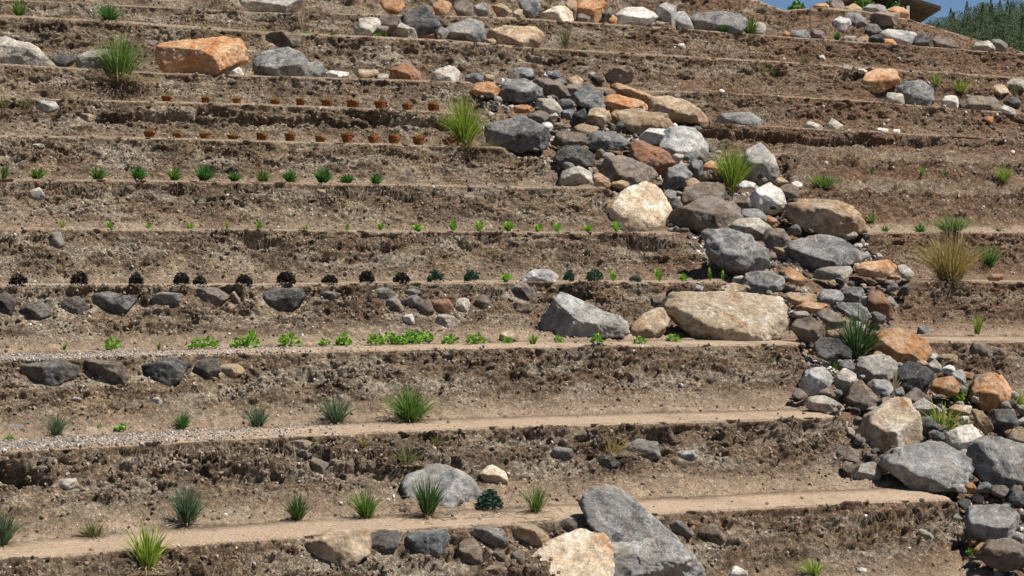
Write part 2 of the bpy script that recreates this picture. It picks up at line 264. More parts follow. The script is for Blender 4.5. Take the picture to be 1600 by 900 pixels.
# every rock: label | kind of stone | how it lies | outline (or @centre, width, height)
ROCKS = """
big pale boulder sloping down at the left border, upper left|c|t|-45,66 -20,55 0,51 30,62 60,78 88,100 60,103 -40,102
small dark grey stones wedged beside the big pale left boulder|d|t|@99,92,34,20
pale cream boulder half hidden behind the green tussock at upper left|c|t|117,96 122,84 140,77 168,76 184,84 180,104 120,104
large bright orange boulder lying on the upper left terrace|o|t|240,82 246,66 290,57 368,57 381,76 380,90 350,103 290,112 254,108 240,95
small white stone under the right end of the large orange boulder|w|t|@331,111,19,10
flat white stone just right of the large orange boulder|w|t|@364,110,32,12
rounded grey boulder right of the large orange boulder|g|t|397,96 402,83 430,75 447,70 468,83 487,102 488,118 420,118 398,110
small grey rock leaning on the right side of the rounded grey boulder|g|t|482,96 493,93 503,99 509,112 508,118 485,118
dark crumbly outcrop in the bank above the rounded grey boulder|b|e|412,72 414,56 440,48 462,55 470,72 440,78
wide cream boulder cut by the top edge, left of centre|c|t|372,-6 490,-8 474,3 456,19 398,18 378,8
low white slab between the grey boulder and the rust rock|w|t|@524,115,44,11
low tan stone left of the rust rock|t|t|@573,113,40,14
flat pale stone touching the rust rock on its left|c|t|@597,119,24,10
rust red rock with a pointed top on the upper terrace|r|t|607,118 611,106 636,96 655,110 658,124 610,124
cream wedge shaped rock right of the rust red rock|c|t|672,124 683,108 707,100 718,112 713,127 680,127
orange rock at the top edge above the grey pile|o|t|593,4 597,-6 628,1 633,10 617,20 600,14
dark brown stone under the orange top edge rock|b|t|@607,31,36,18
cream grey mottled rock, leftmost of the upper pile|c|t|552,42 560,28 586,24 596,38 577,50 557,49
white and grey speckled rock in front of the upper pile|c|t|604,60 609,40 625,34 645,44 655,61
brown stone between the two pale rocks of the upper pile|b|t|@592,47,32,20
rust brown rock at the foot of the dark pyramid boulder|r|t|642,46 668,42 686,57 685,63 652,61
dark grey pyramid boulder tilted at the back of the upper pile|d|t|626,28 650,8 661,2 690,38 680,50 640,40
pale grey block with a broken flat face on the upper terrace|l|t|692,48 729,26 754,35 758,58 746,67 698,62
small grey rock pressed against the pale grey block|g|t|@688,49,26,18
long boulder with an orange top at the right end of the upper pile|t|t|758,50 785,38 838,40 845,55 839,71 772,70
tan stone between the pale block and the orange topped boulder|t|t|@767,64,18,9
small orange stone at the top edge right of the dark pyramid|o|t|@690,9,32,18
brown rock at the top edge above the pale grey block|b|t|@724,9,30,20
grey rock at the top edge above the orange topped boulder|g|t|@752,14,26,20
tan rock in the top edge row left of the blue dark one|t|t|@784,14,32,18
blue dark rock at the top edge in the middle|u|t|811,-4 843,-4 844,17 827,24 812,12
cream boulder with an orange crown at the top middle|m|t|827,24 840,13 868,10 880,4 895,19 894,32 850,32 828,30
tan stone left of the cream boulder at the top|t|t|@809,20,18,14
narrow upright tan rock beside the cream top boulder|t|t|@893,10,15,32
orange rounded rock at the top edge, right of the upright tan one|o|t|900,6 904,-6 935,-7 951,8 932,20 903,17
black rock under the orange rounded rock at the top|d|t|924,27 935,12 955,9 959,20 937,33
brown stone left of the black top rock|b|t|@914,27,26,18
little orange stone between the black rock and the white slab|o|t|@956,29,18,13
broad white slab with shadowed front, top middle|w|t|959,20 975,9 1005,8 1033,25 1002,37 966,34
pale round grey rock behind the broad white slab|l|t|1026,12 1040,3 1057,10 1053,26 1030,24
tan and brown wedge in front of the broad white slab|t|t|1022,38 1028,25 1055,31 1056,42 1026,42
flat grey stone under the right end of the white slab|g|t|@1012,37,22,10
pale grey rock right of the tan wedge|l|t|1052,26 1062,15 1073,18 1084,44 1058,44
long dark grey boulder at the top, left of the sky gap|g|t|1078,30 1090,19 1130,15 1156,20 1167,34 1152,46 1090,45
pale stone behind the green shrub at the top|c|t|@1186,42,22,16
blue grey stone at the top of the middle rubble|u|p|795,114 805,103 830,107 835,120 806,123
big round grey rock at the head of the middle rubble|g|p|779,140 790,124 820,123 846,138 846,150 820,158 785,156
orange tan round rock at the left tip of the middle rubble|o|p|735,141 745,130 768,128 780,143 771,152 747,151
dark blue stone at the left head of the rubble|u|p|@740,122,28,16
small tan stone right of the dark blue head stone|t|p|@765,122,20,12
dark upright stone in the rubble head|u|p|@865,118,26,20
tan little rock right of the dark upright stone|t|p|@898,127,22,20
brown rounded rock right of the big round grey head rock|b|p|835,128 846,121 868,124 886,140 890,150 865,155 848,146
brown stone above the blue triangle rock|b|p|@898,140,28,20
blue grey triangular rock with bright right face|u|p|890,152 919,131 940,149 941,167 927,170 903,162
large brown triangular boulder stuck in the soil above the rubble|b|e|922,128 973,102 990,108 991,134 935,132
upper of two orange slabs in the rubble|o|f|956,136 968,131 1019,150 1012,161 985,152
lower and longer of two orange slabs in the rubble|o|f|942,158 955,145 1000,158 1013,167 1010,173 965,177 948,172
cream block in the rubble under the round grey rock|c|p|838,162 842,153 865,155 878,173 868,181 845,176
small dark rock right of the cream rubble block|d|p|@884,163,28,20
little orange stone left of the cream rubble block|o|p|@818,170,32,14
brown stone under the cream rubble block|b|p|@842,183,30,18
dark shiny rock in the middle of the upper rubble|d|p|890,191 898,178 913,169 916,185 906,197 893,195
round grey pebble above the dark shiny rock|u|p|@887,177,22,14
tan rounded rock right of the dark shiny one|t|p|916,186 925,170 945,168 955,187 939,197 920,191
yellowish narrow stone beside the big tan wedge|t|p|@961,182,16,24
big tan wedge boulder with a flat shadowed front|t|f|967,174 1000,168 1040,181 1053,197 1022,206 980,214 972,192
large boulder with dark left face and tan right side|t|f|1013,175 1017,150 1036,147 1075,160 1102,182 1101,191 1050,192 1020,184
flat grey slab right of the rubble on the bare bank|g|t|1113,185 1130,176 1175,175 1197,188 1192,194 1120,194
big pale grey boulder right of the lime green grass tuft|g|t|757,198 775,180 818,179 850,199 862,214 853,228 762,228 756,212
small white stone on the right shoulder of the big pale grey boulder|w|p|@855,200,16,22
flat brown stone right of the small white shoulder stone|b|p|@877,197,34,12
pointed tan stone below the dark shiny rock|t|p|895,200 910,193 936,199 926,213 905,210
brown grey rock right of the big pale grey boulder|b|p|864,224 875,205 905,206 918,216 906,228
grey angular rock below the tan rounded one|g|p|914,222 930,205 956,205 981,222 966,233 925,232
bright white rock below the big tan wedge|w|f|996,216 1014,201 1040,201 1053,211 1030,226 1002,224
big grey rock with white face right of the bright white rock|l|f|1034,220 1050,197 1085,199 1105,225 1100,243 1062,253 1036,240
rust orange boulder with sharp edge, middle of the rubble|r|f|986,236 990,221 1006,221 1038,238 1053,261 1030,271 1002,264
brown grey long boulder left of the rust orange one|b|f|937,261 945,246 975,244 1010,260 1028,276 1002,287 985,293 950,282
dark rounded boulder at the left rim of the rubble|d|p|869,246 880,230 905,228 928,244 921,259 880,261
cream angular rock below the dark rounded rim boulder|c|g|873,286 880,266 905,258 922,268 926,293 875,293
narrow tan rock leaning right of the cream angular rock|t|g|926,273 935,268 956,288 951,294 930,292
small tan stone left of the largest cream boulder|t|g|@969,288,28,14
grey angular rock above the largest cream boulder|g|f|1036,290 1045,265 1065,254 1080,272 1071,290 1045,298
grey stone left of the small orange pointed rock|g|p|@1088,263,28,26
small orange pointed rock left of the tall lime grass|o|f|1097,276 1100,258 1112,250 1128,265 1121,279
dark brown stone above the small orange pointed rock|b|p|@1106,247,26,18
upright light grey boulder right of the tall lime grass|l|p|1160,262 1166,236 1192,226 1208,240 1215,268 1206,287 1168,287
largest cream and orange boulder at the left rim of the rubble|m|g|942,348 950,320 975,295 1012,279 1036,295 1045,325 1050,352 1030,362 990,363 953,360
brown hunched rock right of the largest cream boulder|b|p|1066,322 1074,296 1094,283 1121,285 1137,309 1100,328
wide brown boulder under the brown hunched rock|b|f|1046,338 1070,322 1105,308 1150,325 1157,352 1115,359 1075,358 1055,352
brown grey rock at the right of the wide brown boulder|b|p|1114,314 1145,314 1160,334 1142,347
small grey stone touching the largest cream boulder on its right|g|p|@1046,305,24,18
dark little stone between the cream and brown boulders|d|p|@1058,321,18,22
tan stone under the small orange pointed rock|t|p|@1083,286,26,16
rounded brown stone below the tall lime grass|b|p|@1157,316,34,22
blue grey stone left of the white rock|u|p|1157,337 1165,325 1185,328 1198,340 1191,350 1165,344
bright white angular rock in the right of the rubble|w|f|1172,317 1180,300 1205,285 1222,304 1228,324 1208,334 1188,332
flat pale stone above the bright white angular rock|w|p|@1166,289,32,14
pale tan rock above the big grey oval boulder|c|p|1143,352 1155,341 1185,342 1201,355 1192,373 1160,372
big smooth grey oval boulder casting shade on the bank|g|g|1097,370 1105,356 1140,357 1175,368 1195,390 1201,414 1182,426 1142,426 1120,410 1103,390
big orange brown flat topped boulder right of the rubble|t|g|1229,322 1260,309 1290,310 1335,327 1355,345 1353,361 1330,367 1262,361 1237,347
small tan stone right of the upright grey boulder|t|p|@1219,284,22,16
brown stone above the orange brown flat topped boulder|b|p|@1232,299,30,24
white pebble on the slope right of the upright grey boulder|w|p|@1245,289,16,12
grey diamond shaped slab boulder|g|f|1216,400 1225,387 1280,365 1310,371 1348,398 1332,409 1246,421 1225,413
cream slab under the grey diamond boulder|c|f|1272,427 1278,418 1330,417 1335,424 1321,433 1290,437 1275,434
orange tan rock right of the cream slab|o|g|1337,420 1350,410 1390,405 1404,413 1401,425 1370,433 1342,431
round white stone at the right end of the rubble row|w|g|1402,416 1415,412 1428,428 1421,438 1408,433
tan pebble under the orange tan rock|t|g|@1396,433,26,10
brown grey rock between the oval and diamond boulders|b|p|1194,376 1200,358 1222,357 1236,375 1226,389 1200,387
little orange stone right of the blue grey stone|o|p|@1204,344,16,16
orange rock under the grey diamond boulder, left side|o|p|1224,427 1237,419 1263,438 1242,447
dark grey rock above the great tan boulder|g|p|1164,442 1170,428 1195,424 1223,432 1223,450 1190,459 1170,454
tan grey stone at the top of the great tan boulder|t|p|@1148,452,42,18
grey boulder with bright sloping right face on the middle terrace|l|g|844,512 852,492 875,459 890,461 930,479 976,498 984,510 975,522 920,531 850,522
tan rock between the grey and the great tan boulder|t|g|984,522 988,507 1005,492 1034,480 1046,500 1039,521 1010,529
great tan flat topped boulder on the middle terrace|m|g|1040,482 1054,458 1110,453 1200,457 1231,480 1235,505 1226,526 1196,534 1130,534 1085,529 1060,505
black heart shaped stone set in the middle left bank|d|e|403,468 408,455 430,451 468,453 476,462 460,486 445,497 425,489
low pale grey stone at the edge of the dark seedling row|l|t|808,438 835,420 860,422 871,432 867,440 815,440
orange stone behind the tan rock on the middle terrace|o|p|@1041,446,36,14
brown upright stone over the tan rock|b|p|@1031,470,24,30
grey stone behind the left shoulder of the great tan boulder|g|p|@1084,449,30,16
dark grey pointed stone set in the bank, leftmost of the lower left row|g|e|26,590 40,570 95,561 122,572 116,593 70,611 45,606
brown block set in the bank between two dark stones|b|e|123,576 135,563 185,563 200,580 199,601 140,605
black oval stone set in the bank of the lower left row|d|e|202,597 210,572 270,559 297,571 281,591 255,609 215,607
dark triangular stone set in the bank left of a tan wedge|d|e|297,587 315,562 341,561 344,580 321,601 303,598
tan wedge set at the right end of the lower left row|t|e|344,568 378,571 383,581 346,598
dark rounded stone low in the middle left bank|d|e|27,482 45,470 75,474 79,492 50,504 32,499
dark lump in the middle left bank, second from the left border|d|e|@113,481,48,34
wide black crumbly stone in the middle left bank|d|e|@180,477,78,44
dark stone at the left border in the middle bank|d|e|@5,478,40,44
grey overhanging stone in the middle left bank|g|e|@262,470,62,28
tan and grey rock under the terrace edge right of the overhanging one|b|e|@326,463,62,28
brown grey lump left of the black heart shaped stone|b|e|@364,468,28,24
grey flat stone in the bank right of the black heart stone|g|e|@512,462,46,16
grey rounded stone upper in the stony middle bank|g|e|@600,461,42,24
grey thin stone under the seedling row edge|g|e|@642,458,34,14
brown grey stone below the rounded bank stone|b|e|@613,480,38,30
grey blocky stone in the stony middle bank|g|e|@646,476,36,30
brown upright stone in the stony middle bank|b|e|@666,487,22,40
egg shaped white stone low in the middle bank|w|e|626,500 632,492 643,491 649,502 643,512 634,508
orange brown stone in the stony middle bank|r|e|@690,482,38,34
pale upright stone in the stony middle bank|c|e|@723,480,22,34
cream flat stone at the foot of the stony middle bank|c|e|@697,503,42,22
brown stone right of the pale upright bank stone|b|e|@752,476,30,26
dark stone in the bank left of the grey bright boulder|d|e|@815,459,50,28
brown stone under the dark bank stone|b|e|@814,482,36,26
pale brown stone on the path left of the grey bright boulder|t|g|779,532 783,520 798,515 812,525 812,536
big grey and tan speckled boulder set in the bottom bank|t|e|466,856 480,842 520,831 571,834 577,862 546,883 500,893 480,881
dark grey triangular stone beside the speckled bottom boulder|d|e|571,841 578,830 620,829 628,842 615,863 595,870
blue black layered rock in the bottom bank|u|e|625,849 640,833 695,827 706,842 690,866 650,870 630,861
grey oval rock in the bottom bank under the path|g|e|731,835 750,822 785,827 794,846 775,859 740,851
brown upright rock in the bottom bank|b|e|716,851 730,839 750,854 753,886 735,902 722,886
tan angular rock at the right end of the bottom bank row|t|e|792,837 800,817 830,817 858,838 851,853 820,861 800,851
brown stone under the grey oval rock|b|e|@781,872,30,26
round brown stone left of the cream bottom boulder|b|e|@810,872,26,24
tan crumbly stone at the bottom below the upright brown rock|t|e|@772,893,42,20
big cream boulder with orange stains at the bottom edge|m|g|818,905 830,868 870,845 930,824 940,831 953,836 955,890 948,925 818,925
dark stone behind the big cream bottom boulder|d|e|@887,824,34,26
small dark rock touching the tall grey bottom boulder|d|e|@912,818,22,22
tall grey boulder leaning right across the bottom path|g|f|919,788 929,766 950,761 985,774 1020,805 1042,832 1062,850 1076,872 1002,882 955,842 930,815
brown and grey ridged boulder at the bottom edge|l|f|952,852 990,826 1030,834 1060,854 1087,885 1105,925 960,925 948,880
small grey oblong stone right of the tall grey boulder|g|e|1039,819 1060,812 1083,832 1079,841 1060,839 1045,829
white pointed stone at the bottom edge|w|g|1133,908 1150,883 1165,892 1171,908
large grey boulder behind the grass tufts, lower left terrace|l|g|631,764 640,740 670,726 700,729 740,754 757,776 746,789 700,794 650,780
orange and white rock right of the large grey tuft boulder|m|g|749,742 768,726 790,739 794,756 770,764
round blue grey stone in the lower middle bank|u|e|@876,710,40,28
grey stone under the dead grass star|u|e|@944,722,44,24
wide dull grey stone in the lower middle bank|g|e|@1002,704,52,34
pale two part stone in the lower middle bank|l|e|@1077,712,46,22
tan slab in the crumbling lower left bank|t|e|@468,694,44,16
grey stone under the tan slab of the crumbling bank|g|e|@474,709,26,14
brown block in the crumbling lower left bank|b|e|@498,727,30,30
narrow brown stone right of the brown block|b|e|@547,732,16,36
pale dull stone low in the far left lower bank|c|e|@102,757,40,22
big tan and grey boulder with orange stains, right side|m|f|1352,688 1362,650 1395,628 1422,630 1434,665 1431,692 1402,716 1370,716 1355,702
large light grey boulder on the lower right path|l|g|1384,727 1400,705 1460,690 1482,692 1516,720 1523,735 1502,763 1460,766 1425,761 1400,746
big dark grey boulder at the right border|g|g|1517,724 1525,695 1550,684 1602,690 1625,720 1612,757 1552,767 1530,746
cream round rock on the lower right path|c|g|1331,749 1345,725 1370,721 1379,740 1371,753 1345,759
brown flat rock above the cream round rock|b|p|1305,706 1312,694 1349,707 1349,721 1335,725 1310,713
small brown stone left of the cream round rock|b|g|@1325,733,18,26
blue pebble between cream rock and large light grey boulder|u|g|@1378,729,14,18
round grey boulder at the lower right corner|g|p|1514,810 1525,793 1575,789 1592,805 1590,826 1566,846 1540,852 1524,836
brown angular boulder in the lower right corner|b|g|1529,867 1545,848 1580,842 1606,858 1612,881 1560,891 1545,884
small brown pebble left of the brown corner boulder|b|g|@1525,877,20,12
dark rubble rock at the right border above the round grey one|d|p|@1590,775,30,30
brown crumbly stone above the round grey corner boulder|b|p|@1562,766,26,18
white angular rock behind the spiky plant, right side|w|p|1486,692 1490,665 1525,664 1537,690 1502,704
big orange flat boulder right of the dark green tussock|o|f|1358,534 1365,520 1410,514 1446,535 1453,550 1440,563 1410,566 1375,554
cream brown speckled rock below the big orange flat one|c|f|1337,577 1345,560 1385,554 1401,568 1398,586 1370,595 1342,591
black smooth rock right of the cream speckled rock|d|f|1403,582 1410,564 1430,566 1456,582 1459,596 1440,609 1410,601
black rock left of the dark green tussock|d|p|1274,542 1285,529 1310,531 1326,548 1326,561 1300,563 1280,556
small dark stone right of the yellow green cushion plant|d|p|@1322,571,26,20
pale grey round rock left of the cream speckled one|l|p|1254,597 1262,580 1285,573 1299,590 1293,609 1275,618 1258,609
tan grey upright rock beside the pale round one|c|p|1304,592 1320,574 1336,585 1337,606 1320,613 1307,603
brown grey pyramid rock in the lower rubble|b|f|1324,623 1335,600 1350,597 1369,622 1361,636 1330,634
pale rock between pyramid and black smooth rock|l|p|@1376,605,38,24
round grey pebble under the black smooth rock|g|p|@1406,613,16,16
brown grey flat rock below the black smooth rock|b|p|@1434,621,42,24
long cream stone at the left foot of the lower rubble|c|g|1252,630 1265,617 1290,618 1319,635 1316,642 1265,641
small brown stone above the long cream stone, left|b|p|@1250,615,22,18
brown flat stone above the long cream stone, right|b|p|@1294,614,26,16
blue pebble above the long cream stone|u|p|@1310,614,12,11
pink orange rock right of the black smooth rock|o|p|1454,607 1465,592 1490,589 1499,605 1486,616 1460,613
pale square rock right of the pink orange one|l|p|@1498,591,24,24
small white triangular stone above the pale square rock|w|p|@1483,578,17,14
tan stone above the small white triangle|t|p|@1482,561,28,16
pale slanting stone left of the white triangle|c|p|@1460,573,20,22
pink pebble under the big orange flat boulder|t|p|@1441,567,16,10
big orange upright boulder near the right border|o|f|1519,622 1525,600 1545,584 1571,585 1577,610 1571,637 1550,644 1530,632
grey rock behind the big orange upright boulder|g|p|@1531,594,30,18
dark grey block below the big orange upright boulder|d|p|1544,656 1552,640 1580,639 1589,655 1581,677 1555,674
tan leaning slab left of the dark grey block|t|p|1521,641 1535,642 1554,671 1541,677 1528,662
cream rock above the white angular rock, half behind the spiky plant|c|p|@1449,637,50,26
tan flat rock right of the spiky plant|t|p|@1502,641,40,18
dark rock in the shade left of the spiky plant|d|p|@1450,665,28,28
small tan rock at the right border below the dark block|t|p|@1590,684,26,24
tan slab at the head of the lower rubble|t|p|1219,462 1235,456 1275,460 1279,470 1246,479
orange brown slab under the tan head slab|o|p|@1269,481,44,18
grey stone right of the tan head slab|g|p|@1298,463,38,22
dark grey block above the orange brown upright rock|g|p|1315,467 1320,452 1350,449 1351,468 1335,474
orange brown upright rock at the right of the lower rubble head|r|f|1356,478 1360,455 1378,456 1394,485 1386,499 1362,493
flat grey rock above the dark green tussock|g|p|1304,483 1315,473 1345,474 1360,495 1341,503
brown leaning rock left of the dark green tussock|b|p|1279,492 1290,480 1322,500 1327,516 1300,517
brown grey rock right of the great tan boulder|b|g|1236,512 1245,498 1270,497 1290,512 1287,531 1256,534
tan flat stone left of the dark green tussock|t|p|@1308,522,34,18
pale thin stone above the brown grey rock|c|p|@1251,491,28,12
orange stone on the crest at the foot of the bushes|o|t|1269,7 1290,4 1299,14 1275,15
brown upright rock on the crest|b|t|@1308,9,24,26
tan rock on the crest between brown and grey ones|t|t|1319,14 1335,4 1347,15 1337,22
pale grey rock on the crest under the bushes|l|f|1346,17 1360,5 1380,10 1386,22 1355,26
orange rock on the crest beside the hut|o|f|1384,18 1400,9 1418,16 1419,28 1395,29
grey rock below the crest, left one|g|f|@1336,31,38,24
large brown rough rock below the crest|b|f|@1378,29,46,26
dark rock above the light grey slab, upper right|d|f|1343,50 1352,38 1370,35 1378,50 1352,56
white crumbly stone on the upper right bank|w|f|@1314,37,26,22
light grey slab on the upper right terrace|l|t|1374,52 1390,43 1425,44 1433,54 1420,68 1380,66
orange stone at the foot of the light grey slab|o|t|1370,70 1380,59 1400,60 1404,71
dark stone left of the orange foot stone|d|t|@1369,62,26,18
dark grey rough rock right of the light grey slab|d|t|1418,72 1425,53 1445,51 1463,74 1430,76
dark rock with a tan back on the upper right terrace|b|t|1454,70 1462,56 1485,58 1502,76 1460,76
pale round rock, left one of the pair at the right end of the crest|c|t|1511,80 1525,66 1548,62 1557,81
grey round rock, right one of the pair at the right end of the crest|g|t|1547,78 1549,62 1560,59 1574,70 1572,82
grey flat rock at the left of the upper right terrace|g|t|1231,56 1236,45 1262,45 1269,58
dark rock with a tan right side beside the thin post|b|t|1262,60 1270,45 1285,47 1293,61
small orange stone left of the upper right flat rock|o|t|@1229,53,12,10
cream stone under the upper right bank|c|t|@1326,61,32,12
tan stone right of the round green bush|t|t|@1348,62,22,13
orange boulder with cream top on the right slope|o|f|1344,137 1355,115 1370,107 1398,107 1405,130 1387,137 1365,143
grey rounded boulder right of the orange slope boulder|g|t|1404,137 1412,125 1440,122 1456,138 1458,152 1446,160 1418,160
white rock right of the grey slope boulder|w|t|1470,163 1475,150 1495,148 1499,166 1485,172
dark brown wide rock on the right slope|b|t|1499,163 1515,148 1550,150 1567,162 1558,173 1505,174
white stone right of the dark brown wide rock|w|p|1559,174 1570,164 1586,172 1585,180
dark stone above the white one at the right border|d|p|@1582,160,26,16
cream flat stone under the orange slope boulder|c|t|@1397,151,34,14
orange disc shaped stone on the right slope|o|p|@1546,187,14,13
pale rock near the right border above the dark brown one|c|p|@1588,132,30,20
cream rock left of the pale right border rock|t|p|@1562,140,30,16
white pebble on the bare slope right of the top boulders|w|p|@1064,72,15,10
small white pebble left of the thin post|w|p|@1100,39,9,7
white stone on the upper right bank under the dark rock|w|p|@1284,90,14,10
white pebble above the orange slope boulder|w|p|@1347,111,15,9
pale pebble left of the orange slope boulder|c|p|@1322,107,15,12
white flat pebble on the right middle slope|w|p|@1127,142,11,6
cream pointed stone on the dark terrace edge, left one|c|t|1252,199 1265,188 1285,196 1286,201
cream pointed stone on the dark terrace edge, right one|c|t|1289,200 1300,182 1317,196 1317,201
white stone on the right end of the dark terrace edge, larger|w|t|@1378,204,20,10
white stone on the right end of the dark terrace edge, smaller|w|t|@1401,205,13,8
grey stone showing in the bank at the left border|l|e|54,170 60,157 85,157 93,168 75,180
pale flat stone in the bank left of the pot rows|t|e|@135,184,28,14
light grey pointed stone in the left bank|l|e|44,312 49,299 61,292 71,306 63,322 49,320
dull grey stone sunk in the left bank under the light seedlings|g|e|@88,377,28,34
small tan stone in the left bank right of the pointed one|t|e|@202,296,16,13
small cream stone in the bank left of centre|c|e|@501,300,16,10
flat blue grey stone at the left border near the gravel|u|g|@16,668,44,12
small white stone under the black oval bank stone|w|e|@246,627,17,12
white chip in the far left lower bank|w|e|@119,624,14,8
small grey stone on the right middle terrace|g|p|@1446,518,24,20
brown triangular rock in the right bank|b|e|1511,562 1520,535 1536,531 1547,562
brown slanting rock right of the triangular one in the bank|b|e|@1556,553,30,24
rust brown stone beside the golden grass|r|t|@1557,433,26,13
white chip on the bottom right path|w|g|@1347,892,20,9
pale grey stone in the bottom right bank|l|e|1428,832 1440,826 1458,838 1456,852 1440,850
brown stone in the bottom middle bank|b|e|@1112,838,38,36
small tan stone in the bank above the brown corner|t|e|@1591,735,16,10
white stone on the bank between seedling rows at centre|c|e|@713,372,12,7
pale small stone in the soil under the orange pots|c|e|@60,228,20,9
dark brown slab in the rubble left of the black smooth rock|b|p|@1388,628,22,14
"""

# ------------------------------------------------------------------ the terraces
TA = math.tan(math.radians(25))
# (depth on the view axis, undercut strength, riser roughness, [(photo x, photo y) of the terrace edge])
EDGE = [
 (8.0, .2, .6, [(0, 1650), (1600, 1500)]),
 (12.8, .5, 1.0, [(0, 1290), (1600, 1130)]),
 (15.2, .5, 1.0, [(0, 1078), (800, 1014), (1600, 935)]),
 (17.6, .8, 1.1, [(0, 874), (200, 857), (400, 841), (575, 830), (800, 816), (1025, 800), (1200, 791), (1400, 782), (1550, 776), (1700, 772)]),
 (20.0, 1.5, 1.35, [(0, 704), (400, 682), (580, 674), (800, 665), (1200, 654), (1340, 649), (1600, 645)]),
 (22.6, .8, 1.0, [(0, 562), (400, 550), (800, 541), (1270, 536), (1450, 532), (1600, 532)]),
 (25.2, .9, 1.25, [(0, 445), (400, 445), (700, 440), (1080, 440), (1440, 438), (1600, 440)]),
 (27.4, 1.0, 1.0, [(0, 355), (200, 357), (400, 358), (800, 362), (1100, 363), (1600, 362)]),
 (29.4, .9, 1.0, [(0, 279), (200, 281), (400, 284), (800, 291), (1250, 293), (1600, 303)]),
 (31.2, .8, 1.1, [(0, 211), (200, 214), (400, 219), (660, 226), (870, 231), (1250, 241), (1600, 256)]),
 (32.9, 1.7, .9, [(0, 152), (100, 155), (400, 162), (560, 168), (700, 175), (1090, 193), (1200, 197), (1400, 207), (1600, 219)]),
 (34.8, .8, 1.0, [(0, 99), (240, 113), (400, 118), (560, 122), (740, 128), (1000, 139), (1300, 154), (1600, 177)]),
 (36.9, .9, .9, [(0, 23), (200, 33), (400, 48), (700, 62), (800, 71), (1000, 83), (1200, 95), (1600, 121)]),
 (38.7, .9, .9, [(0, -1), (200, 8), (400, 19), (800, 27), (1000, 40), (1200, 55), (1600, 84)]),
 (41.5, .2, 1.2, [(0, -70), (600, -50), (1000, -40), (1120, -16), (1185, 1), (1225, 16), (1290, 11), (1350, 17), (1420, 30), (1460, 42), (1520, 60), (1600, 82), (1700, 92)]),
 (44.0, 0, .5, [(0, -40), (1100, -10), (1200, 30), (1350, 42), (1500, 82), (1700, 108)]),
 (60.0, 0, .3, [(0, 60), (1100, 75), (1700, 140)]),
]
NE = len(EDGE)
xs = np.concatenate([np.linspace(-3200, -100, 90), np.arange(-90, 1690, 1.7), np.linspace(1700, 3400, 60)])
def edge_arrays(x):
    m = (np.clip(x, -1e9, 5200) - 800) / F
    Y = []; Hh = []
    for d, uc, ro, pts in EDGE:
        y = d / (1 - m * TA)
        px = np.array([p[0] for p in pts], float); py = np.array([p[1] for p in pts], float)
        ym = d / (1 - (px - 800) / F * TA)
        hz = (HY - py) / F * ym
        Y.append(y); Hh.append(np.interp(x, px, hz))
    return np.array(Y), np.array(Hh)
EY, EH = edge_arrays(xs)
PL = np.array([(90, 900, 890), (110, 735, 890), (150, 742, 1085), (200, 755, 1105), (232, 790, 1160), (250, 872, 1212), (292, 950, 1240), (350, 1050, 1350), (400, 1098, 1400), (438, 1130, 1425),
   (480, 1240, 1392), (530, 1250, 1400), (560, 1250, 1500), (600, 1248, 1590), (648, 1310, 1640), (700, 1345, 1700), (765, 1480, 1800), (850, 1520, 1850), (950, 1540, 1900)], float)
def pile_mask(x, y):
    l = np.interp(y, PL[:, 0], PL[:, 1]); r = np.interp(y, PL[:, 0], PL[:, 2])
    m = sstep(l - 8, l + 26, x) * (1 - sstep(r - 22, r + 14, x)) * sstep(92, 118, y) * (1 - sstep(940, 1000, y))
    w = sstep(1210, 1250, x) * sstep(212, 232, y) * (1 - sstep(322, 350, y)) * .97     # the unfinished slope right of the rubble
    return np.maximum(m, w), m
def rows_for(k):
    return (16, 20, 62, 5) if 3 <= k <= 12 else ((14, 16, 40, 4) if k in (2, 13) else (4, 5, 10, 2))
def base_profile(EYc, EHc):
    """profile grid rows x columns: depth, height, tread flag, riser fraction, riser index"""
    Ys = []; Zs = []; fl = []; rf = []; ki = []
    for k in range(NE - 1):
        dY = EYc[k + 1] - EYc[k]; Rr = EHc[k + 1] - EHc[k]
        nt, no, nr, nl = rows_for(k); tw = .42 if k <= 5 else .50; te = .74 if k <= 5 else .66; zt = .24 if k <= 5 else .12
        for i in range(nt):
            t = i / nt; Ys.append(EYc[k] + tw * dY * t); Zs.append(EHc[k] + .03 * Rr * t); fl.append(1 - sstep(.6, 1.0, t)); rf.append(0); ki.append(k)
        for i in range(no):
            t = i / no; Ys.append(EYc[k] + dY * (tw + (te - tw) * t)); Zs.append(EHc[k] + Rr * (.03 + (zt - .03) * t ** 1.5)); fl.append(0); rf.append(.001 + zt * t); ki.append(k)
        for i in range(nr):
            t = i / nr; Ys.append(EYc[k] + dY * (te + (.995 - te) * t ** .9)); Zs.append(EHc[k] + Rr * (zt + (.97 - zt) * t)); fl.append(0); rf.append(zt + (.97 - zt) * t); ki.append(k)
        for i in range(nl):
            t = i / nl; Ys.append(EYc[k] + dY * (.995 + .005 * t)); Zs.append(EHc[k] + Rr * (.97 + .03 * t)); fl.append(t * .8); rf.append(.97 + .03 * t); ki.append(k)
    Ys.append(EYc[-1]); Zs.append(EHc[-1]); fl.append(0); rf.append(1); ki.append(NE - 2)
    Ys = np.array(Ys); Zs = np.array(Zs)
    f = np.repeat(np.array(fl, float)[:, None], Ys.shape[1], 1); r = np.repeat(np.array(rf, float)[:, None], Ys.shape[1], 1); kk = np.array(ki)
    return Ys, Zs, f, r, kk
